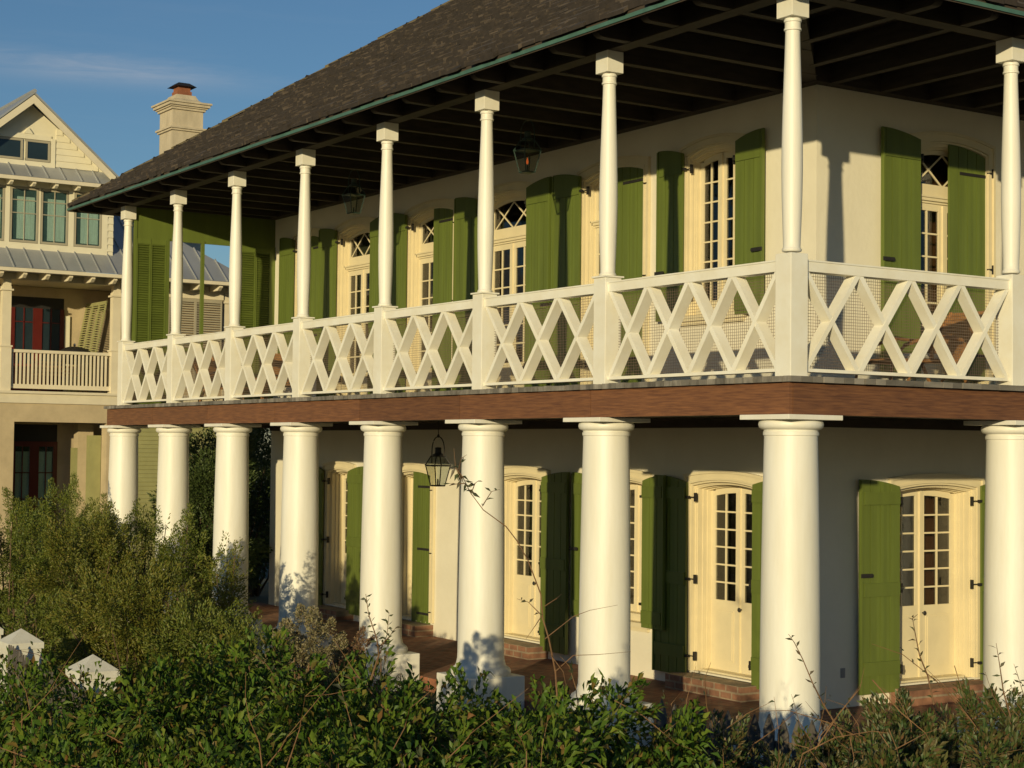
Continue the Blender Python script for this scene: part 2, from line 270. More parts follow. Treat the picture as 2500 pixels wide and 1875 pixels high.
# --- doors and windows
def opening(fr, o):
    kind, u0, u1, z0, zs, zc, lv = o
    f = MB()
    n = lambda i, **k: outline(o, i, **k)
    def ring(a, b, d0, d1, bot=None): f.strip(n(a, bot=bot), n(b, bot=bot), fr, d0, d1)
    b = z0 if kind == 'door' else z0
    ring(-.115, -.004, .004, .030); ring(-.13, -.095, .004, .052); ring(-.03, -.004, .032, .042)
    B_ = -.23 if lv == 'U' else -.336; e_ = 0. if lv == 'U' else .07
    ring(0.0, .022, B_, .020); ring(.022, .042, B_, -.025-e_*.3); ring(.042, .058, B_, -.037-e_*.4); ring(.058, .072, B_, -.075-e_); ring(.072, .086, B_, -.095-e_*1.7)
    if kind == 'win':
        f.box(u0-.14, u1+.14, B_, .09, z0-.07, z0+.002, fr); f.box(u0-.10, u1+.10, .004, .05, z0-.12, z0-.072, fr)
        f.box(u0+.086, u1-.086, B_, -.08, z0+.002, z0+.10, fr)
    else:
        f.box(u0+.086, u1-.086, B_-.002, -.09, z0-.02, z0+.02, fr)
    fo = f.build(kind if kind == 'door' else 'window', 'cream', house)
    L0, L1 = u0+.086, u1-.086; mid = (L0+L1)/2; D0, D1 = (-.19, -.145) if lv == 'U' else (-.325, -.28); G0, G1 = D0+.020, D0+.024
    a = arc(u0, u1, zs, zc, 24, ins=.086)
    def ztop(u): 
        for i in range(len(a)-1):
            if a[i][0] <= u <= a[i+1][0]+1e-6:
                k = (u-a[i][0])/(a[i+1][0]-a[i][0]); return a[i][1]+k*(a[i+1][1]-a[i][1])
        return a[0][1]
    up = (kind == 'door' and lv == 'U'); ldtop = 6.40 if up else None
    zb = z0+.02 if kind == 'door' else z0+.10
    gl0 = {('door', 'L'): 1.08, ('door', 'U'): 4.47, ('win', 'L'): z0+.20, ('win', 'U'): z0+.21}[(kind, lv)]
    rows = 7 if kind == 'win' else 6
    if kind == 'win' and lv == 'L': rows = 7
    st = .080
    for k, (a0, a1) in enumerate(((L0, mid-.002), (mid+.002, L1))):
        m = MB(); zt = (lambda u: ldtop) if up else ztop
        N = 8; us = [a0+(a1-a0)*i/N for i in range(N+1)]
        m.box(a0, a0+st, D0, D1, zb, min(zt(a0), zt(a0+st)), fr); m.box(a1-st, a1, D0, D1, zb, min(zt(a1), zt(a1-st)), fr)
        us = [a0+st+(a1-a0-2*st)*i/N for i in range(N+1)]
        m.strip([(u, zt(u)-(.085 if not up else .09)) for u in us], [(u, zt(u)) for u in us], fr, D0, D1-.001)
        m.box(a0+st, a1-st, D0, D1-.001, zb, gl0, fr)
        if kind == 'door':                                    # raised panel with moulding
            m.box(a0+st+.03, a1-st-.03, D1, D1+.010, zb+.12, gl0-.13, fr); m.box(a0+st+.055, a1-st-.055, D1+.010, D1+.018, zb+.145, gl0-.155, fr)
        um = (a0+a1)/2; gtop = (zt(um)-.09)
        m.box(um-.011, um+.011, D0+.006, D1-.004, gl0, gtop, fr)
        for i in range(1, rows):
            z = gl0+(gtop-gl0)*i/rows; m.box(a0+st, a1-st, D0+.008, D1-.006, z-.011, z+.011, fr)
        if k == 1: m.box(mid-.022, mid+.022, D1, D1+.022, zb, zt(mid)-.01, fr)      # astragal
        m.build('leaf', 'cream', fo)
    gm = MB(); gt = (6.35 if up else zs-.10); gm.box(L0+.02, L1-.02, G0, G1, gl0-.02, gt, fr)
    if not up: gm.strip([(p[0], gt) for p in a[1:-1]], a[1:-1], fr, G0, G1)
    if up:                                                   # transom bar and fanlight with crossed bars
        t = MB(); t.box(L0, L1, D0, D1+.02, 6.405, 6.475, fr); t.box(L0-.03, L1+.03, D1+.0202, D1+.05, 6.435, 6.475, fr); t.box(L0-.03, L1+.03, D1+.02, D1+.07, 6.476, 6.50, fr); t.box(L0, L1, D0, D1, 6.501, 6.66, fr)
        us = [L0+(L1-L0)*i/12 for i in range(13)]; t.strip([(u, ztop(u)-.06) for u in us], [(u, ztop(u)) for u in us], fr, D0, D1)
        t.box(L0, L0+.07, D0, D1-.002, 6.66, ztop(L0+.02)-.03, fr); t.box(L1-.07, L1, D0, D1-.002, 6.66, ztop(L1-.02)-.03, fr)
        zl, zh = 6.64, zc-.15; hw = .016
        w_ = (L1-L0-.14)/3; x0 = L0+.07
        for i, (ua, ub) in enumerate([(x0-.3*w_, x0+.75*w_), (x0+.75*w_, x0+1.8*w_), (x0+1.5*w_, x0+2.55*w_)] ):
            pass
        c = (L0+L1)/2; q = (L1-L0-.14)/2
        for s_, dd in ((1, 0), (-1, .004)):
            for off in (-.5, .5, 1.5, -1.5):
                ca = c+off*q; ub, ut = ca-s_*q*.5, ca+s_*q*.5
                def clip(u, z): return u
                pts = []
                for kk in range(2):
                    pass
                # clip the bar to the light
                segs = 10; prev = None
                for j in range(segs):
                    t0, t1 = j/segs, (j+1)/segs
                    ua_, za_ = ub+(ut-ub)*t0, zl+(zh-zl)*t0; ub_, zb_ = ub+(ut-ub)*t1, zl+(zh-zl)*t1
                    if min(ua_, ub_) < L0+.05 or max(ua_, ub_) > L1-.05 or zb_ > ztop((ua_+ub_)/2)-.03: continue
                    t.prism([(ua_-hw, za_), (ua_+hw, za_), (ub_+hw, zb_), (ub_-hw, zb_)], lambda u, z: fr(u, D0+.012-dd, z), lambda u, z: fr(u, D1-.012+dd, z))
        t.build('fanlight', 'cream', fo)
        gm.box(L0+.03, L1-.03, G0, G1, 6.62, zs-.10, fr); gm.strip([(p[0], zs-.10) for p in a[1:-1]], [(p[0], p[1]-.01) for p in a[1:-1]], fr, G0, G1)
    gm.build('glass', 'glass', fo)
    if kind == 'door':
        zk = .98 if lv == 'L' else 4.85
        kn = MB(); p0 = np.array(fr(mid+.045, D1, zk)); p1 = np.array(fr(mid+.045, D1+.06, zk)); kn.tube([p0, p0+(p1-p0)*.6], .009, 8)
        pts = [p0+(p1-p0)*k for k in (.55, .65, .8, .95, 1.05)]; kn.tube(pts, [.012, .026, .032, .024, .006], 10)
        kn.build('knob', 'iron', fo)
    return fo
doorsA = [opening(FA, o) for o in OA]; doorsB = [opening(FB, o) for o in OB]
# --- shutters
def shutter(fr, uh, w_, dr, z0, zh, zf, face='inner', phi=0., proud=.07, nh=2, hold=None, straps=()):
    """uh hinge edge, dr +1/-1 the way the leaf lies from its hinge, phi degrees swung off the wall"""
    ca, sa = math.cos(math.radians(phi)), math.sin(math.radians(phi))
    def G(s_, t, z): return fr(uh+dr*(s_*ca-t*sa*1.0), proud+s_*sa+t*ca, z)       # s across the leaf, t out of its face
    top = lambda s_: zh+(zf-zh)*(1-(1-s_/w_)**2)
    m = MB(); nb = 4 if w_ > .6 else 3; bw = w_/nb
    for k in range(nb):
        a, b = k*bw+(.006 if k else 0), (k+1)*bw-(.006 if k < nb-1 else 0); N = 3
        A = [(a+(b-a)*i/N, z0) for i in range(N+1)]; B = [(x, top(x)) for x, _ in A]
        for i in range(N):
            q = [A[i], A[i+1], B[i+1], B[i]]; m.prism(q, lambda s_, z: G(s_, 0, z), lambda s_, z: G(s_, .030, z))
    m.box(.003, w_-.003, .006, .018, z0+.004, zh-.01, G)
    if face == 'inner':
        lo, hi = .015, w_-.05; H = top(0)-z0
        def bat(za, zb_, t=.054): m.box(lo, hi, .030, t, za, zb_, G)
        if z0 > 3:
            N = 6; xs = [lo+(hi-lo)*i/N for i in range(N+1)]
            for i in range(N): m.prism([(xs[i], zh-.27), (xs[i+1], zh-.27), (xs[i+1], top(xs[i+1])-.003), (xs[i], top(xs[i])-.003)], lambda s_, z: G(s_, .030, z), lambda s_, z: G(s_, .046, z))
            bat(z0+.05, z0+.25)
            if H > 2.5: bat(z0+1.2, z0+1.38)
        else:
            bat(2.43, 2.59)
            if H > 2.2: bat(1.27, 1.44); bat(.28, .45)
            else: bat(z0+.06, z0+.24)
        m.box(w_-.035, w_-.004, .030, .050, z0, zf-.02, G)
    so = m.build('shutter', 'green', house)
    zs_ = [zh-.22, z0+.32] if nh == 2 else [zh-.20, (z0+zh)/2+.0, z0+.27]
    for z in zs_:
        h = MB(); P_ = lambda du, d: fr(uh-dr*du, d, z)
        h.box(uh-dr*.115 if dr > 0 else uh+.095, uh-dr*.095 if dr > 0 else uh+.115, .0, .045, z-.06, z+.06, fr)
        h.tube([P_(.10, .045), P_(.05, .045), P_(.05, .075), P_(.0, proud+.015)], .009, 6)
        a0, a1 = sorted((uh, uh-dr*.05)); h.box(a0, a1, proud-.002, proud+.040, z-.018, z+.018, fr)
        h.build('hinge', 'iron', so)
    for z in straps:
        h = MB(); h.box(-.02, w_*.72, .031, .040, z-.02, z+.02, G); h.tube([G(-.02, .02, z-.04), G(-.02, .02, z+.04)], .016, 8); h.build('strap_hinge', 'iron', so)
    if hold:
        h = MB(); h.box(w_-.17, w_+.01, .052, .066, hold-.025, hold+.025, G); h.tube([G(w_-.17, .055, hold), G(w_-.17, .07, hold)], .026, 8)
        h.build('holdback', 'iron', so)
    return so
# upper long front
zh, zf, zfw = 7.17, 7.27, 7.27
shutter(FA, -4.33, .545, 1, 4.88, zh, zf, hold=5.70)
shutter(FA, -5.43, .55, -1, 4.88, zh, zf, hold=5.55)
shutter(FA, -7.85, .71, -1, 4.05, zh, zf, hold=5.30)
shutter(FA, -9.28, .66, 1, 4.05, zh, zf, hold=5.30)
shutter(FA, -10.73, .70, -1, 4.05, zh, zf, hold=5.42)
shutter(FA, -13.08, .70, -1, 4.05, zh, zf)
shutter(FA, -14.39, .66, 1, 4.05, zh, zf)
shutter(FA, -15.75, .68, -1, 4.05, zh, zf, hold=5.40)
shutter(FA, -17.57, .60, -1, 4.88, zh, zf, hold=5.45)
for uh, w_, z0 in ((-6.385, .71, 4.05), (-11.585, .70, 4.05), (-16.50, .52, 4.90)):   # right leaves shut over the opening
    shutter(FA, uh-.0, w_, -1, z0, 7.08, 7.20, face='outer', proud=-.028, nh=0, straps=(6.95, z0+.35))
# upper right front
shutter(FB, 4.853, .70, -1, 4.07, zh, zf, hold=5.57)
shutter(FB, 6.20, .70, -1, 4.07, 7.08, 7.20, face='outer', proud=-.028, nh=0, straps=(6.83, 4.4))
shutter(FB, 10.0, .70, 1, 4.07, zh, zf)
# lower long front
shutter(FA, -3.96, .68, 1, .05, 2.66, 2.75, nh=3)
shutter(FA, -5.30, .70, -1, .05, 2.66, 2.75, nh=3)
shutter(FA, -6.20, .50, 1, .62, 2.66, 2.75, proud=.125)
shutter(FA, -7.42, .55, -1, .62, 2.66, 2.75, hold=1.62)
shutter(FA, -8.78, .70, 1, .03, 2.66, 2.75, nh=3)
shutter(FA, -10.22, .70, -1, .03, 2.66, 2.75, nh=3)
shutter(FA, -12.23, .64, -1, .03, 2.57, 2.69, face='outer', proud=-.028, nh=0, straps=(2.42, 1.35, .25))
shutter(FA, -13.5, .66, -1, .03, 2.66, 2.75, nh=3)
shutter(FA, -15.12, .62, 1, .03, 2.64, 2.74, nh=3)
shutter(FA, -16.14, .58, -1, .03, 2.64, 2.74, nh=3)
# lower right front
shutter(FB, 4.48, .70, -1, .05, 2.66, 2.75, nh=3, hold=1.54)
shutter(FB, 6.02, .70, 1, .05, 2.66, 2.75, nh=3)
# --- steps, porch floor, outlet
for o in OA:
    if o[0] != 'door' or o[6] != 'L': continue
    st = MB()
    if 1: st.box(o[1]-.10, o[2]+.10, .0, .36, -.28, .09, FA); st.box(o[1]+.02, o[2]-.02, -.33, -.0, -.28, .098, FA)
    st.build('brick_step', 'bricka', house)
for o in OB:
    if o[6] != 'L': continue
    st = MB()
    if 1: st.box(o[1]-.10, o[2]+.10, .0, .36, -.28, .09, FB); st.box(o[1]+.02, o[2]-.02, -.33, -.0, -.28, .098, FB)
    st.build('brick_step', 'brickb', house)
pf = MB(); pf.box(-19.1, -.42, .42, W, -.29, -.10); pf.box(-2.9, -.42, W, 12.3, -.29, -.10)
pf.build('porch_floor', 'brickfloor', house)
pl = MB(); pl.box(3.54, 3.61, .0, .012, .27, .39, FB); pl.box(3.56, 3.59, .012, .016, .345, .375, FB); pl.box(3.56, 3.59, .012, .016, .285, .315, FB); pl.build('power_outlet', 'grey', house)
bb = MB(); bb.box(XL-.0, XR+.02, .0, .02, -.3, .0, FA)
# --- lower columns
def low_col(x, y):
    m = MB()
    prof = [(.375, .215), (.385, .235), (.39, .26), (.375, .295), (.345, .315), (.325, .33), (.315, .36), (.302, .42)]
    for i in range(13):
        t = i/12; r = .298-.032*t**1.7; prof.append((r, .5+2.74*t))
    prof += [(.266, 3.245), (.277, 3.25), (.277, 3.285), (.268, 3.29), (.270, 3.305), (.295, 3.312), (.316, 3.33), (.324, 3.355), (.320, 3.38), (.305, 3.398), (.300, 3.402)]
    m.lathe([(r, z) for r, z in prof], (x, y), 48); c = m.build('column', 'white', house, smooth=True)
    a = MB(); a.box(x-.36, x+.36, y-.36, y+.36, 3.403, 3.452); a.build('abacus', 'white', c, bevel=.004)
    p = MB(); p.box(x-.41, x+.41, y-.41, y+.41, -.29, .215); p.build('plinth', 'white', c, bevel=.012)
for x in COLX: low_col(x, 0)
for y in COLY: low_col(0, y)
# --- fascia, beams, deck, soffit
fa = MB(); js = [-18.93, -16.9, -14.4, -11.9, -9.25, -7.55, -4.85, -.0]
js = [-18.93, -16.55, -14.05, -11.4, -8.62, -5.9, -3.05, .25]
for a, b in zip(js[:-1], js[1:]): fa.box(a+.006, b-.006, -.25, -.205, 3.456, 3.766)
ys = [-.25, 3.4, 6.2, 9.0, 12]
for a, b in zip(ys[:-1], ys[1:]): fa.box(.205, .25+(.0 if a > 0 else .0), a+.002+(.047 if a < 0 else 0), b-.002, 3.456, 3.766)
fa.box(-18.93, -18.885, -.2, 12, 3.456, 3.766)
fa.build('fascia', 'brown', house)
bm_ = MB(); bm_.box(-18.88, .20, -.20, .15, 3.457, 3.74); bm_.box(-.15, .20, .15, 12, 3.457, 3.74); bm_.box(-18.88, -18.5, .15, 12, 3.457, 3.74)
for i in range(26): x = -18.3+.7*i; bm_.box(x, x+.09, .15, W, 3.50, 3.72) if x < -.3 else None
bm_.box(-18.5, -.15, .15, W-.02, 3.72, 3.745); bm_.box(-2.9, -.15, W-.02, 12, 3.72, 3.745); bm_.box(-18.5, -2.95, W-.10, W-.001, 3.40, 3.72); bm_.box(-2.9, -2.8, W-.1, 12, 3.40, 3.72)
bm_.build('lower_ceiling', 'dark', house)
dk = MB(); x = -18.97
while x < .28:
    w_ = .135; j = random.uniform(-.012, .012); dz = random.uniform(-.004, .004); dk.box(x, min(x+w_, .29), -.30+j, W-.001, 3.772, ZD+dz); x += w_+.007
y = W+.005
while y < 12: j = random.uniform(-.012, .012); dk.box(-2.9, .30+j, y, y+.135, 3.772, ZD+random.uniform(-.004, .004)); y += .142
y = -.28
while y < W-.1: j = random.uniform(-.012, .012); dk.box(.293, .315+j, y, y+.135, 3.772, ZD); y += .142
y = W+.005
while y < 12: dk.box(-18.97, XL-.001, y, y+.135, 3.772, ZD); y += .142
dk.build('deck', 'deck', house)
# --- upper posts, slender columns, cap blocks
def up_col(x, y, cap=True):
    p = MB(); h = .115; p.box(x-h, x+h, y-h, y+h, ZD+.001, 5.065)
    po = p.build('newel_post', 'rail', house, bevel=.006)
    if cap: c = MB(); c.box(x-.135, x+.135, y-.135, y+.135, 5.066, 5.085); c.build('post_cap', 'rail', po)
    m = MB(); zb, zt = 5.086, 7.44; H = zt-zb
    prof = [(.090, zb), (.098, zb+.008), (.100, zb+.022), (.092, zb+.034), (.086, zb+.045)]
    for t, r in ((.05, .088), (.13, .095), (.24, .1030), (.35, .1070), (.47, .1050), (.59, .0990), (.71, .0905), (.83, .0810), (.93, .0745)): prof.append((r, zb+H*t))
    prof += [(.0745, zt-.130), (.087, zt-.125), (.089, zt-.115), (.087, zt-.105), (.080, zt-.100), (.079, zt-.045), (.088, zt-.040), (.090, zt-.028), (.088, zt-.015), (.082, zt-.010), (.082, zt)]
    c = m.lathe(prof, (x, y), 36).build('slender_column', 'white', house, smooth=True)
    k = MB(); k.box(x-.115, x+.115, y-.115, y+.115, 7.441, 7.689); k.build('cap_block', 'rail', c, bevel=.004)
for x in COLX: up_col(x, 0, x < -.1)
for y in COLY: up_col(0, y, False)
# --- lattice rails
def rail(fr, u0, u1, n):
    r = MB(); r.box(u0, u1, -.075, .075, 4.895, 4.995, fr); r.box(u0, u1, -.085, .085, 4.9955, 5.012, fr); ro = r.build('railing', 'rail', house)
    b = MB(); b.box(u0, u1, -.07, .07, 3.888, 3.922, fr); b.build('bottom_rail', 'rail', ro)
    U = (u1-u0)/n; hw = .035; za, zb = 3.9225, 4.8945
    m = MB()
    for i in range(n):
        a, c = u0+i*U, u0+(i+1)*U
        a2, c2 = a+hw*.62, c-hw*.62
        for (p, q, dd) in ((a2, c2, .070), (c2, a2, .066)):
            lim = lambda v: min(max(v, u0), u1)
            m.prism([(lim(p-hw), za), (lim(p+hw), za), (lim(q+hw), zb), (lim(q-hw), zb)], lambda u, z: fr(u, -dd, z), lambda u, z: fr(u, dd, z))
    m.build('lattice', 'rail', ro)
    wm = MB(); s = .0315; t = .0021; dpl = -.078
    k = 1
    while u0+k*s < u1-.01:
        u = u0+k*s; wm.add([fr(u-t, dpl, za), fr(u+t, dpl, za), fr(u+t, dpl, zb), fr(u-t, dpl, zb), fr(u, dpl-.003, za), fr(u, dpl-.003, zb)], [(0, 1, 2, 3), (0, 3, 5, 4), (1, 4, 5, 2)]); k += 1
    k = 1
    while za+k*s < zb:
        z = za+k*s; wm.add([fr(u0, dpl+.004, z-t), fr(u1, dpl+.004, z-t), fr(u1, dpl+.004, z+t), fr(u0, dpl+.004, z+t), fr(u0, dpl+.001, z), fr(u1, dpl+.001, z)], [(0, 1, 2, 3), (0, 4, 5, 1), (3, 2, 5, 4)]); k += 1
    wm.build('wire_mesh', 'wire', ro)
RA = lambda u, d, z: (u, -d, z); RB = lambda u, d, z: (d, u, z); RL = lambda u, d, z: (-18.648-d, u, z)
for i in range(7): rail(RA, COLX[i+1]+.115, COLX[i]-.115, 4 if i == 0 else 3)
yy = [0]+COLY
for i in range(3): rail(RB, yy[i]+.115, yy[i+1]-.115, 4)
# --- upper beams, joists with round-nosed tails, ceiling boards
jb = MB(); jb.box(-20.0, .10, -.10, .10, 7.690, 7.93); jb.box(-.10, .10, .10, 14, 7.6902, 7.93); jb.box(-18.75, -18.55, .10, 14, 7.6902, 7.93)
jb.box(XL, XR, W-.16, W-.001, 7.692, 7.93); jb.box(-2.904, -2.75, W-.16, 12, 7.693, 7.93)
jb.prism([(-.12, .0), (0, .12), (-2.85, W-.05), (-2.95, W-.2)], lambda x, y: (x, y, 7.70), lambda x, y: (x, y, 7.93)); jb.build('ceiling_beam', 'dark', house)
jo = MB()
def joist(p0, p1, ax):        # nose at p0
    h = .055; z0, z1 = 7.695, 7.925
    prof = [(.24, z1), (0, z0+.10)]+[(.09-.09*math.cos(a), z0+.09-.09*math.sin(a)) for a in [math.radians(k*15) for k in range(0, 7)]]
    Lq = abs(p1[ax]-p0[ax]); prof += [(Lq, z0), (Lq, z1)]
    sg = 1 if p1[ax] > p0[ax] else -1
    if ax == 1: jo.prism(prof, lambda s_, z: (p0[0]-h, p0[1]+sg*s_, z), lambda s_, z: (p0[0]+h, p0[1]+sg*s_, z))
    else: jo.prism(prof, lambda s_, z: (p0[0]+sg*s_, p0[1]-h, z), lambda s_, z: (p0[0]+sg*s_, p0[1]+h, z))
x = -4.33+.868*4
while x > -20: 
    ye = W-.16 if x < -2.9 else max(.2, -x*W/2.9)
    if x < -.1: joist((x, -.57), (x, ye), 1)
    x -= .868
y = 2.378-.868*2
while y < 12: 
    xe = -2.75 if y > W else -y*2.9/W
    joist((.57, y), (xe, y), 0); y += .868
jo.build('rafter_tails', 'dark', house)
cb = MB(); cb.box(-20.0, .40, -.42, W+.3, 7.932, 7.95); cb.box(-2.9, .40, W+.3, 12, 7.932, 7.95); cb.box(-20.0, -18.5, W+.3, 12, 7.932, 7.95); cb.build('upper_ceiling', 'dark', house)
# --- roof: hip, slope .68
SL = .68; EX0, EX1, EY0, EY1 = -20.2, .68, -.68, 14.8; ZE = 7.825; hy = (EY1-EY0)/2; zr = ZE+SL*hy
rf = MB(); A_ = [(EX0, EY0, ZE), (EX1, EY0, ZE), (EX1, EY1, ZE), (EX0, EY1, ZE), (EX0+hy, EY0+hy, zr), (EX1-hy, EY0+hy, zr)]
Bt = [(x, y, z-.115) for x, y, z in A_[:4]]+[(EX0+1.2, EY0+1.2, ZE+.7), (EX1-1.2, EY0+1.2, ZE+.7), (EX1-1.2, EY1-1.2, ZE+.7), (EX0+1.2, EY1-1.2, ZE+.7)]
rf.add(A_+Bt, [(0, 1, 5, 4), (2, 3, 4, 5), (3, 0, 4), (1, 2, 5), (0, 6, 7, 1), (1, 7, 8, 2), (2, 8, 9, 3), (3, 9, 6, 0), (6, 10, 11, 7), (7, 11, 12, 8), (8, 12, 13, 9), (9, 13, 10, 6), (10, 13, 12, 11)])
roof = rf.build('roof', 'dark', house)
ed = MB(); ed.box(EX0-.015, EX1+.015, EY0-.018, EY0-.001, ZE-.10, ZE-.055); ed.box(EX1+.001, EX1+.018, EY0, EY1, ZE-.10, ZE-.055); ed.box(EX0-.018, EX0-.001, EY0, EY1, ZE-.10, ZE-.055)
ed.build('drip_edge', 'copper', roof)
sh = MB(); EXP = .19; cs = math.sqrt(1+SL*SL); dn = np.array([0, -SL, 1])/cs
def shakes(axis):
    # axis 'F' front slope, 'R' right slope, 'L' left slope
    hmax = hy*cs; k = 0
    while k*EXP < hmax-.1:
        s0 = k*EXP-.05; off = s0/cs
        if axis == 'F': a, b = EX0+off+.20, EX1-off-.20
        else: a, b = EY0+off+.20, EY1-off-.20
        u = a+random.uniform(-.03, 0)
        while u < b:
            w_ = random.choice((.10, .13, .16, .2, .24, .28))*random.uniform(.85, 1.15); u1 = min(u+w_, b+.03)
            j = random.uniform(-.04, .04); th = random.uniform(.030, .085); sk_ = random.uniform(-.012, .012)
            L_ = .36
            P_ = []
            for (uu, ss, nn) in ((u+.004, s0+j, th+.012), (u1-.004, s0+j+sk_, th+.012), (u1-.004, s0+j+L_, .006), (u+.004, s0+j+L_, .006), (u+.004, s0+j, -.0), (u1-.004, s0+j+sk_, -.0)):
                ho = ss/cs - nn*SL/cs*.2; z = ZE+ss*SL/cs+nn/cs
                if axis == 'F': P_.append((uu, EY0+ho, z))
                elif axis == 'R': P_.append((EX1-ho, uu, z))
                else: P_.append((EX0+ho, uu, z))
            sh.add(P_, [(0, 1, 2, 3), (4, 5, 1, 0), (4, 0, 3), (1, 5, 2)])
            u = u1
        k += 1
shakes('F'); shakes('R'); shakes('L')
so = sh.build('shakes', 'shake', roof); so.data.materials.append(M['butt'])
for i_, p_ in enumerate(so.data.polygons): p_.material_index = 1 if i_ % 4 == 1 else 0  # butt faces take the dark colour that draws the shaded course lines
hc = MB()
for (sx, x0, dx) in ((1, EX0, 1), (-1, EX1, -1)):
    t = 0.05
    while t < hy-.3:
        Lc = .80; p0 = np.array([x0+dx*t, EY0+t, ZE+SL*t]); p1 = p0+np.array([dx*Lc, Lc, SL*Lc])
        for sd in (0, 1):
            wv = np.array([dx*.30, 0, -.012]) if sd == 0 else np.array([0, .30, -.012])
            l0 = random.uniform(.065, .085); zo = np.array([0, 0, l0]); zo1 = np.array([0, 0, .045])
            hc.add([p0+zo, p0+wv+zo-np.array([0, 0, 0.01]), p1+wv+zo1-np.array([0, 0, 0.01]), p1+zo1, p0+zo*.4, p0+wv+zo*.3], [(0, 1, 2, 3), (4, 5, 1, 0)])
        t += .74
hc.build('hip_cap', 'lit_cap', roof)
# --- louvred screen closing the far end of the gallery
sc = MB(); zt = 7.69
sc.box(.13, 3.09, -.02, .02, 7.13, zt-.002, FS)
sc.box(.13, 3.09, -.019, .019, 7.085, 7.13, FS); sc.box(3.0, 3.095, -.03, .03, ZD, 7.13, FS)
for u in (.13, .80, 1.53, 2.30): sc.box(u-.03, u+.03, -.035, .035, ZD, 7.13 if u != .13 else zt-.003, FS)
for u0, u1 in ((.16, .77), (2.33, 3.0)): sc.box(u0, u1, -.036, .036, ZD+.0, ZD+.18, FS)
sc.box(.83, 2.27, -.03, .03, 4.93, 5.0, FS); sc.box(.83, 2.27, -.03, .03, 3.87, 3.93, FS)
sco = sc.build('end_screen', 'green', house)
for (u0, u1) in ((.165, .445), (.455, .765), (2.335, 2.665), (2.675, 2.995)):
    p = MB(); p.box(u0, u0+.02, -.03, .03, ZD+.18, 7.09, FS); p.box(u1-.02, u1, -.03, .03, ZD+.18, 7.09, FS); p.box(u0+.02, u1-.02, -.029, .029, 6.99, 7.09, FS); p.box(u0+.021, u1-.021, -.028, -.022, ZD+.18, 6.99, FS)
    z = ZD+.20
    while z < 6.98:
        p.prism([(-.022, z+.034), (.026, z-.006), (.026, z+.003), (-.022, z+.043)], lambda d, zz: FS(u0+.02, d, zz), lambda d, zz: FS(u1-.02, d, zz)); z += .046
    p.build('louvre_panel', 'green', sco)
wm = MB()
for k in range(1, 48): u = .83+k*.03; wm.box(u-.0016, u+.0016, -.004, 0, 3.93, 4.93, FS)
for k in range(1, 33): z = 3.93+k*.03; wm.box(.83, 2.27, .001, .004, z-.0016, z+.0016, FS)
wm.build('wire_mesh', 'wire', sco)
# --- curtains seen through the glass
def curtain(fr, u0, u1, d, z0, z1, m):
    c = MB(); n = 24; pts = [(u0+(u1-u0)*i/n, d+.025*math.sin(i*1.7)+.01*math.sin(i*.7)) for i in range(n+1)]
    vs = [fr(u, dd, z) for z in (z0, z1) for u, dd in pts]; c.add(vs, [(i, i+1, n+2+i, n+1+i) for i in range(n)]); c.build('curtain', m, house, smooth=True)
curtain(FB, 5.45, 5.80, -.50, .12, 2.6, 'bcurtain'); curtain(FB, 5.10, 5.40, -.75, .3, 1.9, 'curtain')
curtain(FA, -4.55, -4.05, -.55, .12, 1.6, 'curtain'); curtain(FA, -9.55, -9.0, -.5, .12, 2.6, 'curtain')
curtain(FA, -4.9, -4.5, -.5, 4.9, 6.4, 'bcurtain'); curtain(FB, 5.6, 6.1, -.5, 3.95, 6.9, 'bcurtain')
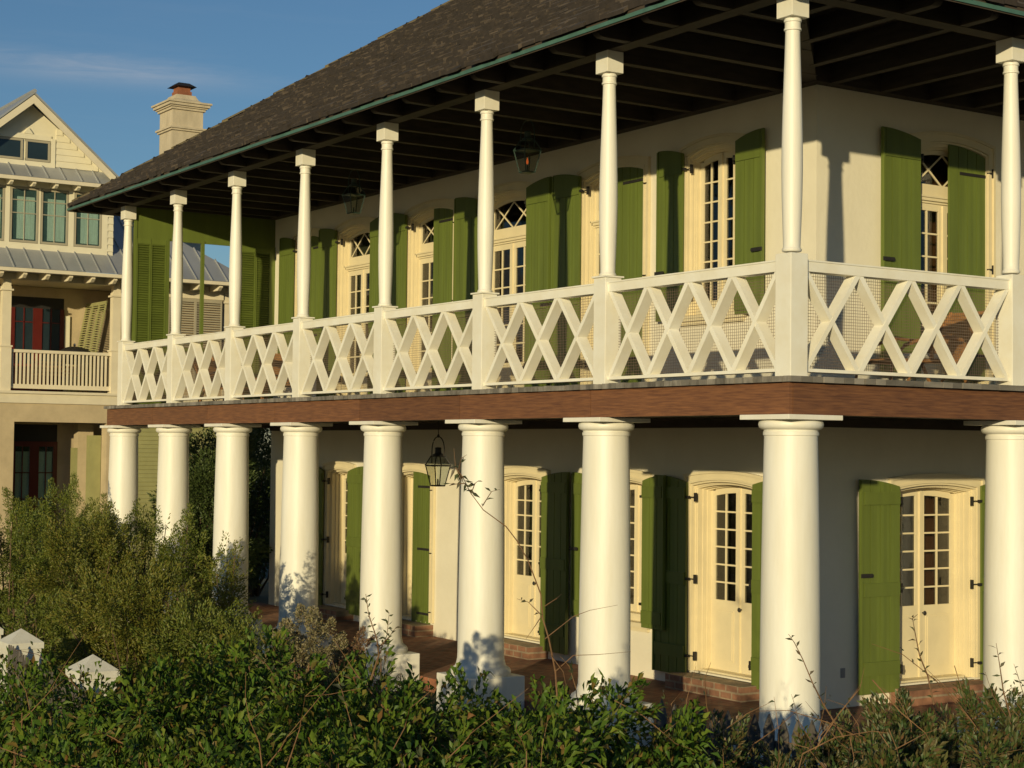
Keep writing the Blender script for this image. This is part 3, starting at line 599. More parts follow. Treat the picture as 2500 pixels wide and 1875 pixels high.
# ================================================================== LANTERNS
def lantern(x, y, zb, zh_, label, m_='iron', lit=False):
    t = thing('hanging_lantern', (x, y, zb), label, 'lantern', 'gas lanterns hanging in the galleries')
    f = MB(); z1 = zb+.30; b, tp = .078, .136
    for sx in (-1, 1):
        for sy in (-1, 1): f.tube([(x+sx*b, y+sy*b, zb), (x+sx*tp, y+sy*tp, z1)], .009, 5)
    for r, z in ((b, zb), (tp, z1), (.075, z1+.145)):
        f.tube([(x-r, y-r, z), (x+r, y-r, z), (x+r, y+r, z), (x-r, y+r, z), (x-r, y-r, z)], .010, 5)
    f.box(x-.148, x+.148, y-.148, y+.148, z1+.002, z1+.012)
    for sx in (-1, 1):
        for sy in (-1, 1): f.tube([(x+sx*.14, y+sy*.14, z1+.01), (x+sx*.075, y+sy*.075, z1+.15)], .009, 5)
    f.box(x-b, x+b, y-b, y+b, zb-.012, zb+.002); f.build('frame', m_, t)
    c = MB(); c.lathe([(.08, z1+.15), (.083, z1+.17), (.05, z1+.19), (.045, z1+.25), (.050, z1+.26), (.045, z1+.275), (.01, z1+.28)], (x, y), 16); c.build('chimney', m_, t, smooth=True)
    h = MB(); pts = []
    for k in range(0, 17): a = math.pi*k/16; pts.append((x+.105*math.cos(a)*.83, y+.105*math.cos(a)*.55, z1+.20+.24*math.sin(a)**.8))
    pts = [(pts[0][0], pts[0][1], z1+.04)]+pts+[(pts[-1][0], pts[-1][1], z1+.04)]
    h.tube(pts, .009, 6); h.tube([(x, y, z1+.43), (x, y, zh_)], .007, 6); h.lathe([(.016, z1+.425), (.022, z1+.45), (.012, z1+.475)], (x, y), 10); h.build('hoop', m_, t)
    g = MB()
    for k in range(4):
        q = [(-1, -1), (1, -1), (1, 1), (-1, 1)]; a, c2 = q[k], q[(k+1) % 4]
        g.add([(x+a[0]*b, y+a[1]*b, zb), (x+c2[0]*b, y+c2[1]*b, zb), (x+c2[0]*tp, y+c2[1]*tp, z1), (x+a[0]*tp, y+a[1]*tp, z1)], [(0, 1, 2, 3)])
        g.add([(x+a[0]*.137, y+a[1]*.137, z1+.013), (x+c2[0]*.137, y+c2[1]*.137, z1+.013), (x+c2[0]*.072, y+c2[1]*.072, z1+.15), (x+a[0]*.072, y+a[1]*.072, z1+.15)], [(0, 1, 2, 3)])
    g.build('glass', 'lglass', t)
    bn = MB(); bn.tube([(x, y, zb), (x, y, zb+.10)], .012, 8); bn.build('burner', m_, t)
    if lit: fl = MB(); fl.lathe([(.004, zb+.11), (.016, zb+.13), (.018, zb+.15), (.010, zb+.18), (.002, zb+.21)], (x, y), 10); fl.build('flame', 'flame', t, smooth=True)
lantern(-9.36, 1.5, 2.52, 3.5, 'black iron lantern on a hoop hanging in the lower gallery, daylight showing through its panes')
lantern(-12.2, 1.5, 6.97, 7.93, 'green-tinged lantern hanging unlit under the upper gallery ceiling, the farther of the two upstairs', 'lmetal')
lantern(-7.02, 1.5, 6.97, 7.93, 'lantern with a small orange flame hanging under the upper gallery ceiling', 'lmetal', True)
# ================================================================== GALLERY FURNITURE
def lounger(x, y, rz, label):
    t = thing('deck_chair', (0, 0, 0), label, 'deck chair', 'slatted wooden chairs on the upper gallery')
    f = MB()
    for s in (-.3, .3):
        f.tube([(s, -.75, 0), (s, -.70, .32), (s, .0, .34), (s, .42, .40)], .022, 8)
        f.tube([(s, .5, 0), (s, .30, .34)], .022, 8); f.tube([(s, -.1, .34), (s, -.12, .62)], .02, 8)
        f.tube([(s*1.08, -.55, .50), (s*1.08, -.1, .64), (s*1.08, .35, .60)], .022, 8); f.tube([(s, -.70, .32), (s*1.05, -.52, .52)], .018, 8)
        f.tube([(s, .28, .34), (s, .78, .98)], .024, 8); f.tube([(s, .05, .1), (s, .66, .78)], .016, 8)
    f.build('frame', 'wood', t, smooth=True)
    m = MB()
    for k in range(17): yy_ = -.68+k*.058; m.box(-.29, .29, yy_, yy_+.04, .335, .352)
    m.build('seat', 'wood', t)
    m = MB()
    for k in range(12):
        a = k*.062+.03; y0, z0 = .30+a*.62, .37+a*.79; m.add([(-.29, y0, z0), (.29, y0, z0), (.29, y0+.03, z0+.04), (-.29, y0+.03, z0+.04), (-.29, y0+.012, z0-.01), (.29, y0+.012, z0-.01), (.29, y0+.042, z0+.03), (-.29, y0+.042, z0+.03)], [(0, 1, 2, 3), (4, 5, 6, 7), (0, 1, 5, 4), (2, 3, 7, 6)])
    m.build('backrest', 'wood', t)
    t.location = (x, y, ZD); t.rotation_euler = (0, 0, rz)
    return t
lc = lounger(-1.5, 3.45, math.radians(-4), 'slatted wooden deck chair behind the right-hand lattice rail, beside the corner shutters')
cu = MB(); cu.box(-1.76, -1.24, 3.2, 3.72, ZD+.36, ZD+.43)
tag(cu.build('seat_cushion', 'curtain', None, bevel=.03), 'pale folded cushion lying on the deck chair', 'cushion')
lounger(-15.1, 1.6, math.radians(70), 'slatted wooden chair near the louvred end screen, seen through the lattice')
lounger(-17.2, 1.5, math.radians(110), 'slatted wooden chair farthest along the gallery, right against the louvred end screen')
# ================================================================== NEIGHBOUR'S HOUSE
nb = thing('neighbour_house', (-26, 0, -.3), 'cream clapboard house with zinc roofs and a gabled dormer, behind the long gallery', 'house')
NX = -26.0; FN = lambda u, d, z: (NX+d, u, z)
m = MB()       # lower tan stucco
m.box(-6, .09, -.35, 0, -.3, 4.02, FN); m.box(.09, 2.29, -.35, 0, 3.59, 4.02, FN); m.box(2.29, 2.62, -.35, 0, -.3, 4.02, FN); m.box(5.3, 5.75, -.35, 0, -.3, 4.02, FN)
m.box(2.62, 5.3, -.35, 0, 3.55, 4.02, FN)
m.box(-6, 5.75, -1.95, -1.6, -.3, 4.02, FN)     # recessed wall
m.build('stucco_wall', 'nst', nb)
m = MB(); m.box(1.9, 2.28, -1.2, -.9, -.3, 3.58, FN); m.build('stucco_pier', 'nst', nb)
m = MB(); z = -.3
while z < 3.55: m.prism([(-.06, z), (-.022, z), (-.045, z+.098), (-.06, z+.098)], lambda d, zz: FN(2.62, d, zz), lambda d, zz: FN(5.3, d, zz)); z += .10
m.box(1.83, 1.9, -1.2, -.9, -.3, 3.0, FN)
m.box(2.02, 2.285, -.62, -.36, -.3, 3.3, FN)
m.build('siding', 'olive', nb)
m = MB(); m.box(-6, 5.8, -.1, .04, 4.021, 4.24, FN); m.box(-6, 5.85, -.1, .09, 4.241, 4.30, FN); m.box(-6, 2.4, -1.6, 0.02, 4.18, 4.238, FN); m.build('floor_band', 'ntrim', nb)
m = MB(); m.box(-6, 5.7, -1.95, -1.6, 4.3, 6.87, FN); m.box(2.6, 5.2, -.2, -.02, 4.3, 6.87, FN)
m.build('upper_wall', 'nst', nb)
m = MB()
m.box(-6, 5.6, -.25, .0, 6.87, 7.06, FN); m.box(-6, 5.6, -1.9, -.25, 6.88, 6.95, FN); m.box(2.62, 5.2, -.02, .012, 6.68, 6.868, FN)
m.build('porch_beam', 'ntrim', nb)
for (a, b) in ((-2.7, -2.46), (-.25, -.01), (2.37, 2.61), (5.2, 5.44)):
    p = MB(); p.box(a, b, -.24, .0, 4.301, 5.30, FN); p.box(a-.02, b+.02, -.26, .02, 5.301, 5.34, FN); p.box(a+.02, b-.02, -.22, -.02, 5.341, 6.70, FN); p.box(a-.02, b+.02, -.26, .02, 6.60, 6.64, FN); p.box(a+.03, b-.03, -.2, -.03, 6.70, 6.869, FN)
    p.build('porch_post', 'ntrim', nb)
for (a, b) in ((-2.46, -.25), (-.01, 2.37)):
    p = MB(); p.box(a, b, -.16, -.06, 5.19, 5.26, FN); p.box(a, b, -.15, -.07, 4.36, 4.46, FN); u = a+.06
    while u < b-.03: p.box(u-.02, u+.02, -.13, -.09, 4.46, 5.19, FN); u += .0925
    p.build('porch_rail', 'ntrim', nb)
# red doors upstairs and downstairs on the recessed wall
def ndoor(u0, u1, z0, z1, z2, name='red_door', plain=False):
    d = MB(); F0 = -1.598
    if not plain: d.box(u0, u1, F0, F0+.05, z1, z1+.12, FN)
    d.box(u0, u0+.10, F0, F0+.05, z0, z1, FN); d.box(u1-.10, u1, F0, F0+.05, z0, z1, FN); c = (u0+u1)/2; d.box(c-.11, c+.11, F0, F0+.055, z0, z1, FN)
    d.box(u0+.1, c-.11, F0, F0+.05, z0, z0+.7, FN); d.box(c+.11, u1-.1, F0, F0+.05, z0, z0+.7, FN)
    for a, b in ((u0+.1, c-.11), (c+.11, u1-.1)):
        mu = (a+b)/2; d.box(mu-.012, mu+.012, F0+.01, F0+.045, z0+.7, z1, FN)
        for k in (range(3, 4) if plain else range(1, 4)): z = z0+.7+(z1-z0-.7)*k/4; d.box(a, b, F0+.01, F0+.045, z-.012, z+.012, FN)
    do = d.build(name, 'redd', nb)
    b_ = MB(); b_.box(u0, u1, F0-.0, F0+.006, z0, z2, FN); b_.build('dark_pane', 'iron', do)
    gl = MB(); gl.box(u0+.02, u1-.02, F0+.02, F0+.024, z0+.5, z1, FN); gl.build('glass', 'darkpane' if plain else 'nglass', do)
    return do
ndoor(.42, 1.72, 4.3, 6.35, 6.62, plain=True); dl = ndoor(.50, 1.62, -.2, 3.02, 3.55)
cu = MB(); cu.box(.62, 1.5, -1.59, -1.586, .5, 2.9, FN); cu.build('curtain', 'ncurtain', nb)
m = MB(); m.box(1.74, 1.86, -1.598, -1.54, 4.3, 6.2, FN); m.build('door_casing', 'nsid', nb)
# hung louvre shutters
def bahama(P0, P1, zt_, zb_, out, n, mt='olive'):
    # top edge from P0 to P1 (u,d), swung out at the bottom
    f = MB(); P0 = np.array(P0); P1 = np.array(P1); nrm = np.array([-(P1-P0)[1], (P1-P0)[0]]); nrm /= np.linalg.norm(nrm)
    def Q(s_, q, t=0): e = P0+(P1-P0)*s_+nrm*(out*q+t); return FN(e[0], e[1], zt_+(zb_-zt_)*q)
    wq = .05/np.linalg.norm(P1-P0)
    def slab(s0, s1, q0, q1, t0, t1): f.add([Q(s, q, t) for s in (s0, s1) for q in (q0, q1) for t in (t0, t1)], [(0, 1, 3, 2), (4, 6, 7, 5), (0, 4, 5, 1), (2, 3, 7, 6), (0, 2, 6, 4), (1, 5, 7, 3)])
    for k in range(n+1): s = k/n; slab(max(0, s-wq*.6), min(1, s+wq*.6), 0, 1, 0, .035)
    slab(0, 1, 0, .04, 0, .034); slab(0, 1, .96, 1, 0, .034); q = .05
    while q < .955: slab(0, 1, q, q+.012, .006, .028); q += .027
    return f.build('louvred_shutter', mt, nb)
bahama((2.30, -1.55), (2.34, -.26), 6.52, 4.35, .42, 3, 'olive')
sh2 = bahama((3.75, .03), (5.14, .03), 6.67, 4.5, .0, 2, 'nsash'); bahama((2.68, .03), (3.70, .03), 6.67, 4.5, .0, 2, 'nsash')
# mid roof (hip) with standing seams
m = MB(); ex, ez, ey = -25.3, 7.07, 5.8; s2 = .75
m.add([(ex, -8, ez), (ex, ey, ez), (ex-3.2, ey-3.2, ez+3.2*s2), (ex-3.2, -8, ez+3.2*s2), (ex-8, ey, ez), (ex-5.0, ey-3.2, ez+3.2*s2)], [(0, 1, 2, 3), (1, 4, 5, 2), (2, 5, 3)])
m.add([(ex-.01, -8, ez-.07), (ex-.01, ey-.02, ez-.07), (ex-.7, ey-.7, ez-.05), (ex-.7, -8, ez-.05)], [(0, 1, 2, 3)])
y = -5.0
while y < ey-.1:
    q = min(3.2, ey-y); m.box(-.012, .012, 0, 1, 0, .035, lambda u, t, z: (ex-q*t, y+u, ez+q*s2*t+z)); y += .40
m.build('porch_roof', 'nroof', nb)
m = MB(); m.box(-8, ey, .66, .70, 6.985, 7.065, FN); 
m.build('eave_board', 'ntrim', nb)
y = -3.1
while y < 5.6: m = MB(); m.prism([(.0, 6.86), (.50, 6.86), (.62, 6.93), (.62, 7.0), (.0, 7.04)], lambda d, z: FN(y-.04, d, z), lambda d, z: FN(y+.04, d, z)); m.build('rafter_end', 'ntrim', nb); y += .531
# dormer
dm = MB(); dm.box(-1.8, 2.22, -5, -.001, 7.3, 9.5, FN)
dm.add([FN(-1.8, -.001, 9.5), FN(2.22, -.001, 9.5), FN(.26, -.001, 11.0)], [(0, 1, 2)])
dm.build('dormer', 'nsid', nb)
m = MB(); z = 7.50
while z < 9.2: m.prism([(0.0, z), (.035, z), (.012, z+.16), (0, z+.16)], lambda d, zz: FN(2.20, d, zz), lambda d, zz: FN(2.34, d, zz)); m.prism([(2.2, z), (2.30, z), (2.26, z+.16), (2.2, z+.16)], lambda u, zz: FN(u, -3.5, zz), lambda u, zz: FN(u, -.001, zz)); z += .165
z = 9.55
while z < 10.4: m.prism([(0.0, z), (.022, z), (.008, z+.145), (0, z+.145)], lambda d, zz: FN(.92, d, zz), lambda d, zz: FN(max(.93, 2.0-(z-9.5)*1.16), d, zz)); z += .15
m.build('clapboards', 'nsid', nb)
m = MB()
m.box(-1.8, 2.20, 0, .03, 7.50, 7.72, FN); m.box(-1.8, 2.20, 0, .03, 9.02, 9.26, FN)
for a, b in ((-.24, -.13), (.545, .585), (1.25, 1.38), (2.06, 2.20)): m.box(a, b, 0, .032, 7.72, 9.02, FN)
m.box(-1.2, .90, .0, .035, 9.52, 9.63, FN); m.box(.80, .90, 0, .036, 9.63, 10.2, FN); m.box(-1.2, .80, 0, .034, 10.14, 10.26, FN)
m.prism([(.15, 10.261), (.37, 10.261), (.26, 10.40)], lambda u, z: FN(u, 0, z), lambda u, z: FN(u, .05, z))
m.build('window_trim', 'nsid', nb)
for a, b in ((-.90, -.25), (-.12, .535), (.595, 1.24), (1.39, 2.05)):
    s = MB(); z0, z1 = 7.73, 9.01
    s.box(a, a+.045, .0, .028, z0, z1, FN); s.box(b-.045, b, .0, .028, z0, z1, FN); s.box(a, b, 0, .027, z0, z0+.05, FN); s.box(a, b, 0, .027, z1-.05, z1, FN)
    c = (a+b)/2; s.box(c-.010, c+.010, .0, .024, z0, z1, FN)
    for k in (1, 2): z = z0+(z1-z0)*(1-k*.235); s.box(a, b, 0, .022, z-.010, z+.010, FN)
    w_ = s.build('window', 'nsash', nb)
    q = MB(); q.box(a+.16, b-.08, .002, .006, z0+.08, z1-.22, FN); q.build('curtain', 'ncurtain', w_)
    q = MB(); q.box(a+.02, b-.02, .010, .014, z0, z1, FN); q.build('glass', 'nglass', w_)
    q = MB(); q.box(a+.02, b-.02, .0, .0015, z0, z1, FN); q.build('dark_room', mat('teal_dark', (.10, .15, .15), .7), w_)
for a, b in ((-.60, .14), (.20, .78)):
    s = MB(); z0, z1 = 9.64, 10.13; s.box(a, a+.05, 0, .03, z0, z1, FN); s.box(b-.05, b, 0, .03, z0, z1, FN); s.box(a, b, 0, .029, z0, z0+.05, FN); s.box(a, b, 0, .029, z1-.05, z1, FN)
    w_ = s.build('gable_window', 'nsash', nb); q = MB(); q.box(a+.03, b-.03, .008, .012, z0, z1, FN); q.build('glass', 'darkpane', w_)
m = MB()       # skirt roof under the gable and main gable roof
m.add([FN(-3, .5, 9.19), FN(2.56, .5, 9.19), FN(2.05, -.02, 9.56), FN(-3, -.02, 9.56), FN(2.56, -4, 9.19), FN(2.05, -4, 9.56)], [(0, 1, 2, 3), (1, 4, 5, 2)])
y = -2.2
while y < 2.4: m.box(-.012, .012, 0, 1, 0, .035, lambda u, t, z: FN(y+u-.0, .5-.52*t, 9.19+.37*t+z)); y += .40
def gp(s_, d, up): return FN(.26+s_, d, 11.13-abs(s_)*.86+up)
for sg in (-1, 1):
    m.add([gp(0, .42, 0), gp(sg*2.05, .42, 0), gp(sg*2.05, -6, 0), gp(0, -6, 0), gp(0, .42, .05), gp(sg*2.05, .42, .05), gp(sg*2.05, -6, .05), gp(0, -6, .05)], [(0, 1, 2, 3), (4, 5, 6, 7), (0, 1, 5, 4), (1, 2, 6, 5)])
m.tube([gp(0, .44, .06), gp(0, -6, .06)], .05, 8)
m.build('gable_roof', 'nroof', nb)
m = MB()
for sg in (-1, 1):
    m.add([gp(0, .40, -.02), gp(sg*1.98, .40, -.02), gp(sg*1.98, .40, -.20), gp(0, .40, -.22), gp(0, .36, -.02), gp(sg*1.98, .36, -.02), gp(sg*1.98, .36, -.20), gp(0, .36, -.22)], [(0, 1, 2, 3), (4, 5, 6, 7), (3, 2, 6, 7), (0, 1, 5, 4)])
m.box(-3, 2.56, .46, .50, 9.10, 9.185, FN); m.add([FN(-3, .46, 9.15), FN(2.5, .46, 9.15), FN(2.5, 0, 9.27), FN(-3, 0, 9.27)], [(0, 1, 2, 3)])
y = -.222-.52*4
while y < 2.3: m.prism([(.0, 9.04), (.34, 9.00), (.44, 9.05), (.44, 9.12), (.0, 9.2)], lambda d, z: FN(y-.035, d, z), lambda d, z: FN(y+.035, d, z)); y += .5217
m.build('rake_trim', 'ntrim', nb)
# chimney of the neighbour's house
kx = -29.0; sc_ = (12.407-kx)/(12.407+26); 
def sy(v): return CAM[1]+(v-CAM[1])*sc_
def sz(v): return CAM[2]+(v-CAM[2])*sc_
y0, y1 = sy(3.79), sy(4.575); dp = .92
m = MB(); zt_ = sz(11.30); zb2 = sz(10.86)
m.box(kx-dp, kx, y0, y1, 8.2, zt_); 
for (e, a, b) in ((.05, .0, .05), (.09, .05, .10), (.0, 0, 0)):
    if e: m.box(kx-dp-e, kx+e, y0-e, y1+e, zb2-.10+a, zb2-.10+b)
for (e, a, b) in ((.05, 0, .06), (.09, .06, .10), (.14, .10, .17), (.18, .17, .22)): m.box(kx-dp-e, kx+e, y0-e, y1+e, zt_+a-.02, zt_+b-.021)
z2 = zt_+.199
def fr_(e0, e1, za, zb): 
    m.add([(kx-dp-e0, y0-e0, za), (kx+e0, y0-e0, za), (kx+e0, y1+e0, za), (kx-dp-e0, y1+e0, za), (kx-dp-e1, y0-e1, zb), (kx+e1, y0-e1, zb), (kx+e1, y1+e1, zb), (kx-dp-e1, y1+e1, zb)], [(0, 1, 5, 4), (1, 2, 6, 5), (2, 3, 7, 6), (3, 0, 4, 7), (4, 5, 6, 7)])
fr_(.02, -.10, z2, z2+.10); fr_(-.10, -.16, z2+.10, z2+.22)
ch = m.build('chimney', 'chim', nb)
m = MB(); cx, cy = kx-dp/2, (y0+y1)/2; m.box(cx-.20, cx+.20, cy-.20, cy+.20, z2+.2, z2+.34); m.box(cx-.17, cx+.17, cy-.17, cy+.17, z2+.34, z2+.46); m.build('flue', 'clay', ch)
m = MB(); zc_ = z2+.46; m.add([(cx-.3, cy-.3, zc_), (cx+.3, cy-.3, zc_), (cx+.3, cy+.3, zc_), (cx-.3, cy+.3, zc_), (cx-.15, cy-.15, zc_+.11), (cx+.15, cy-.15, zc_+.11), (cx+.15, cy+.15, zc_+.11), (cx-.15, cy+.15, zc_+.11)], [(0, 1, 5, 4), (1, 2, 6, 5), (2, 3, 7, 6), (3, 0, 4, 7), (4, 5, 6, 7), (0, 3, 2, 1)]); m.build('flue_cap', 'iron', ch)
# kettle grill and bench on the neighbour's porch
gr = thing('kettle_grill', (-26.75, 1.72, 4.3), 'black domed kettle grill with a bright knob behind the neighbouring porch rail', 'grill')
m = MB(); pr = [(.02, 4.98)]+[(.36*math.sin(a), 5.23-.25*math.cos(a)) for a in [math.radians(k) for k in range(15, 91, 15)]]+[(.37, 5.25)]+[(.36*math.cos(a), 5.25+.17*math.sin(a)) for a in [math.radians(k) for k in range(0, 90, 12)]]+[(.01, 5.42)]
m.lathe(pr, (-26.75, 1.72), 24); m.build('bowl', 'iron', gr, smooth=True)
m = MB()
for k in range(3): a = k*2.1; m.tube([(-26.75+.2*math.cos(a), 1.72+.2*math.sin(a), 5.05), (-26.75+.33*math.cos(a), 1.72+.33*math.sin(a), 4.3)], .012, 6)
m.build('leg', 'iron', gr)
m = MB(); m.tube([(-26.75, 1.72, 5.41), (-26.75, 1.72, 5.45), (-26.75, 1.72, 5.49)], [.012, .035, .02], 10); m.build('knob', mat('chrome', (.8, .8, .8), .15, metallic=1), gr)
bt = thing('wooden_bench', (-26.6, 1.2, 4.3), 'brown slatted bench standing behind the neighbouring porch rail', 'bench')
m = MB(); m.box(-26.85, -26.4, .75, 1.95, 4.70, 4.74); m.build('seat', 'wood', bt)
m = MB(); [m.box(-26.9, -26.87, .75, 1.95, 4.80+.1*k, 4.85+.1*k) for k in range(3)]; m.build('backrest', 'wood', bt)
for u in (.78, 1.92):
    for x in (-26.42, -26.86): q = MB(); q.box(x-.02, x+.02, u-.02, u+.02, 4.3, 4.70 if x > -26.5 else 5.06); q.build('leg', 'wood', bt)
# ================================================================== GARDEN PILLARS AND FENCES
def pillar(x, y, zt, s, label):
    t = thing('garden_pillar', (x, y, -.3), label, 'pillar', 'white capped pillars of the garden fence')
    m = MB(); m.box(x-s, x+s, y-s, y+s, -.3, zt-.22); m.build('shaft', 'ppaint', t, bevel=.01)
    m = MB(); e = s+.018; za = zt-.219; m.add([(x-e, y-e, za), (x+e, y-e, za), (x+e, y+e, za), (x-e, y+e, za), (x-e, y-e, za+.07), (x+e, y-e, za+.07), (x+e, y+e, za+.07), (x-e, y+e, za+.07), (x, y, zt)], [(3, 2, 1, 0), (0, 1, 5, 4), (1, 2, 6, 5), (2, 3, 7, 6), (3, 0, 4, 7), (4, 5, 8), (5, 6, 8), (6, 7, 8), (7, 4, 8)]); m.build('cap', 'ppaint', t)
P2 = at(227, 1597, 16.4); P1 = at(52, 1534, 19.2); P0 = at(-42, 1505, 21.0)
pillar(P1[0], P1[1], P1[2], .185, 'white pillar with a pyramid cap at the left picture edge, farther of the two in the bushes')
pillar(P2[0], P2[1], P2[2], .185, 'white pillar with a pyramid cap half sunk in the hedge, picket shadows on it')
pillar(P0[0], P0[1], P0[2], .185, 'white pillar just cut by the left picture edge')
def fence(pts, zt, label, sp=.135, wd=.072, z0=-.3):
    t = thing('picket_fence', (*pts[0], -.3), label, 'fence'); m = MB(); rl = MB()
    for a, b in zip(pts[:-1], pts[1:]):
        a = np.array(a, float); b = np.array(b, float); Ln = np.linalg.norm(b-a); d = (b-a)/Ln; nn = np.array([-d[1], d[0]]); n = int(Ln/sp)
        for k in range(n):
            c = a+d*(k+.5)*sp; h = zt+random.uniform(-.015, .015); tl = random.uniform(-.008, .008)
            pr = [(-wd/2, z0), (wd/2, z0), (wd/2, h-.13), (wd*.3, h-.07), (0, h), (-wd*.3, h-.07), (-wd/2, h-.13)]
            m.prism(pr, lambda u, z: (*(c+d*(u+tl*(z-z0))-nn*.009), z), lambda u, z: (*(c+d*(u+tl*(z-z0))+nn*.009), z))
        for z in (zt-.25, .1):
            q0, q1 = a+nn*.03, b+nn*.03; rl.add([(*(q0-nn*.018), z-.04), (*(q1-nn*.018), z-.04), (*(q1-nn*.018), z+.04), (*(q0-nn*.018), z+.04), (*(q0+nn*.018), z-.04), (*(q1+nn*.018), z-.04), (*(q1+nn*.018), z+.04), (*(q0+nn*.018), z+.04)], [(0, 1, 2, 3), (4, 5, 6, 7), (3, 2, 6, 7), (0, 1, 5, 4)])
    m.build('pickets', 'picket', t); rl.build('rail', 'picket', t)
fence([(P1[0]+.25, P1[1]-.22), (P2[0]-.15, P2[1]-.32), (P2[0]+2.3, P2[1]-.45)], P2[2]-.20, 'grey weathered picket fence running between the white capped pillars')
Q1 = at(1600, 1760, 14.4); Q2 = at(2060, 1775, 13.2)
fence([Q1[:2], Q2[:2]], at(1825, 1738, 13.8)[2], 'dark pointed pickets in shade in front of the brick porch near the corner column', sp=.135, wd=.10)
# ================================================================== VEGETATION
def leaf_mesh(name, P, D, Lf, Wf, m, parent, fold=.25, droop_=(0, .35)):
    """P points, D leaf directions (n,3): each leaf two folded quads with a pointed tip"""
    n = len(P); D = D/np.linalg.norm(D, axis=1)[:, None]
    r = rng.normal(size=(n, 3)); sd = np.cross(D, r); sd /= np.linalg.norm(sd, axis=1)[:, None]+1e-9; up = np.cross(sd, D)
    l = Lf*rng.uniform(.65, 1.2, n)[:, None]; w_ = Wf*rng.uniform(.75, 1.2, n)[:, None]
    droop = -np.array([0, 0, 1.])*l*rng.uniform(*droop_, n)[:, None]
    v = np.empty((n, 6, 3)); v[:, 0] = P; v[:, 1] = P+D*l*.45+sd*w_*.5+up*w_*fold; v[:, 2] = P+D*l+droop
    v[:, 3] = P+D*l*.45-sd*w_*.5+up*w_*fold; v[:, 4] = P+D*l*.5; v[:, 5] = v[:, 2]
    V = v[:, :5].reshape(-1, 3); b = (np.arange(n)*5)[:, None]
    F = np.concatenate([b+[0, 1, 2, 4], b+[0, 4, 2, 3]], axis=1).reshape(-1)
    me = bpy.data.meshes.new(name); me.vertices.add(len(V)); me.vertices.foreach_set('co', (V-np.array(parent.location)).reshape(-1))
    me.loops.add(len(F)); me.loops.foreach_set('vertex_index', F.astype(np.int32)); nf = n*2; me.polygons.add(nf); me.polygons.foreach_set('loop_start', np.arange(nf, dtype=np.int32)*4)
    me.materials.append(M[m]); me.update(calc_edges=True); o = bpy.data.objects.new(name, me); COL.objects.link(o); o.parent = parent; return o
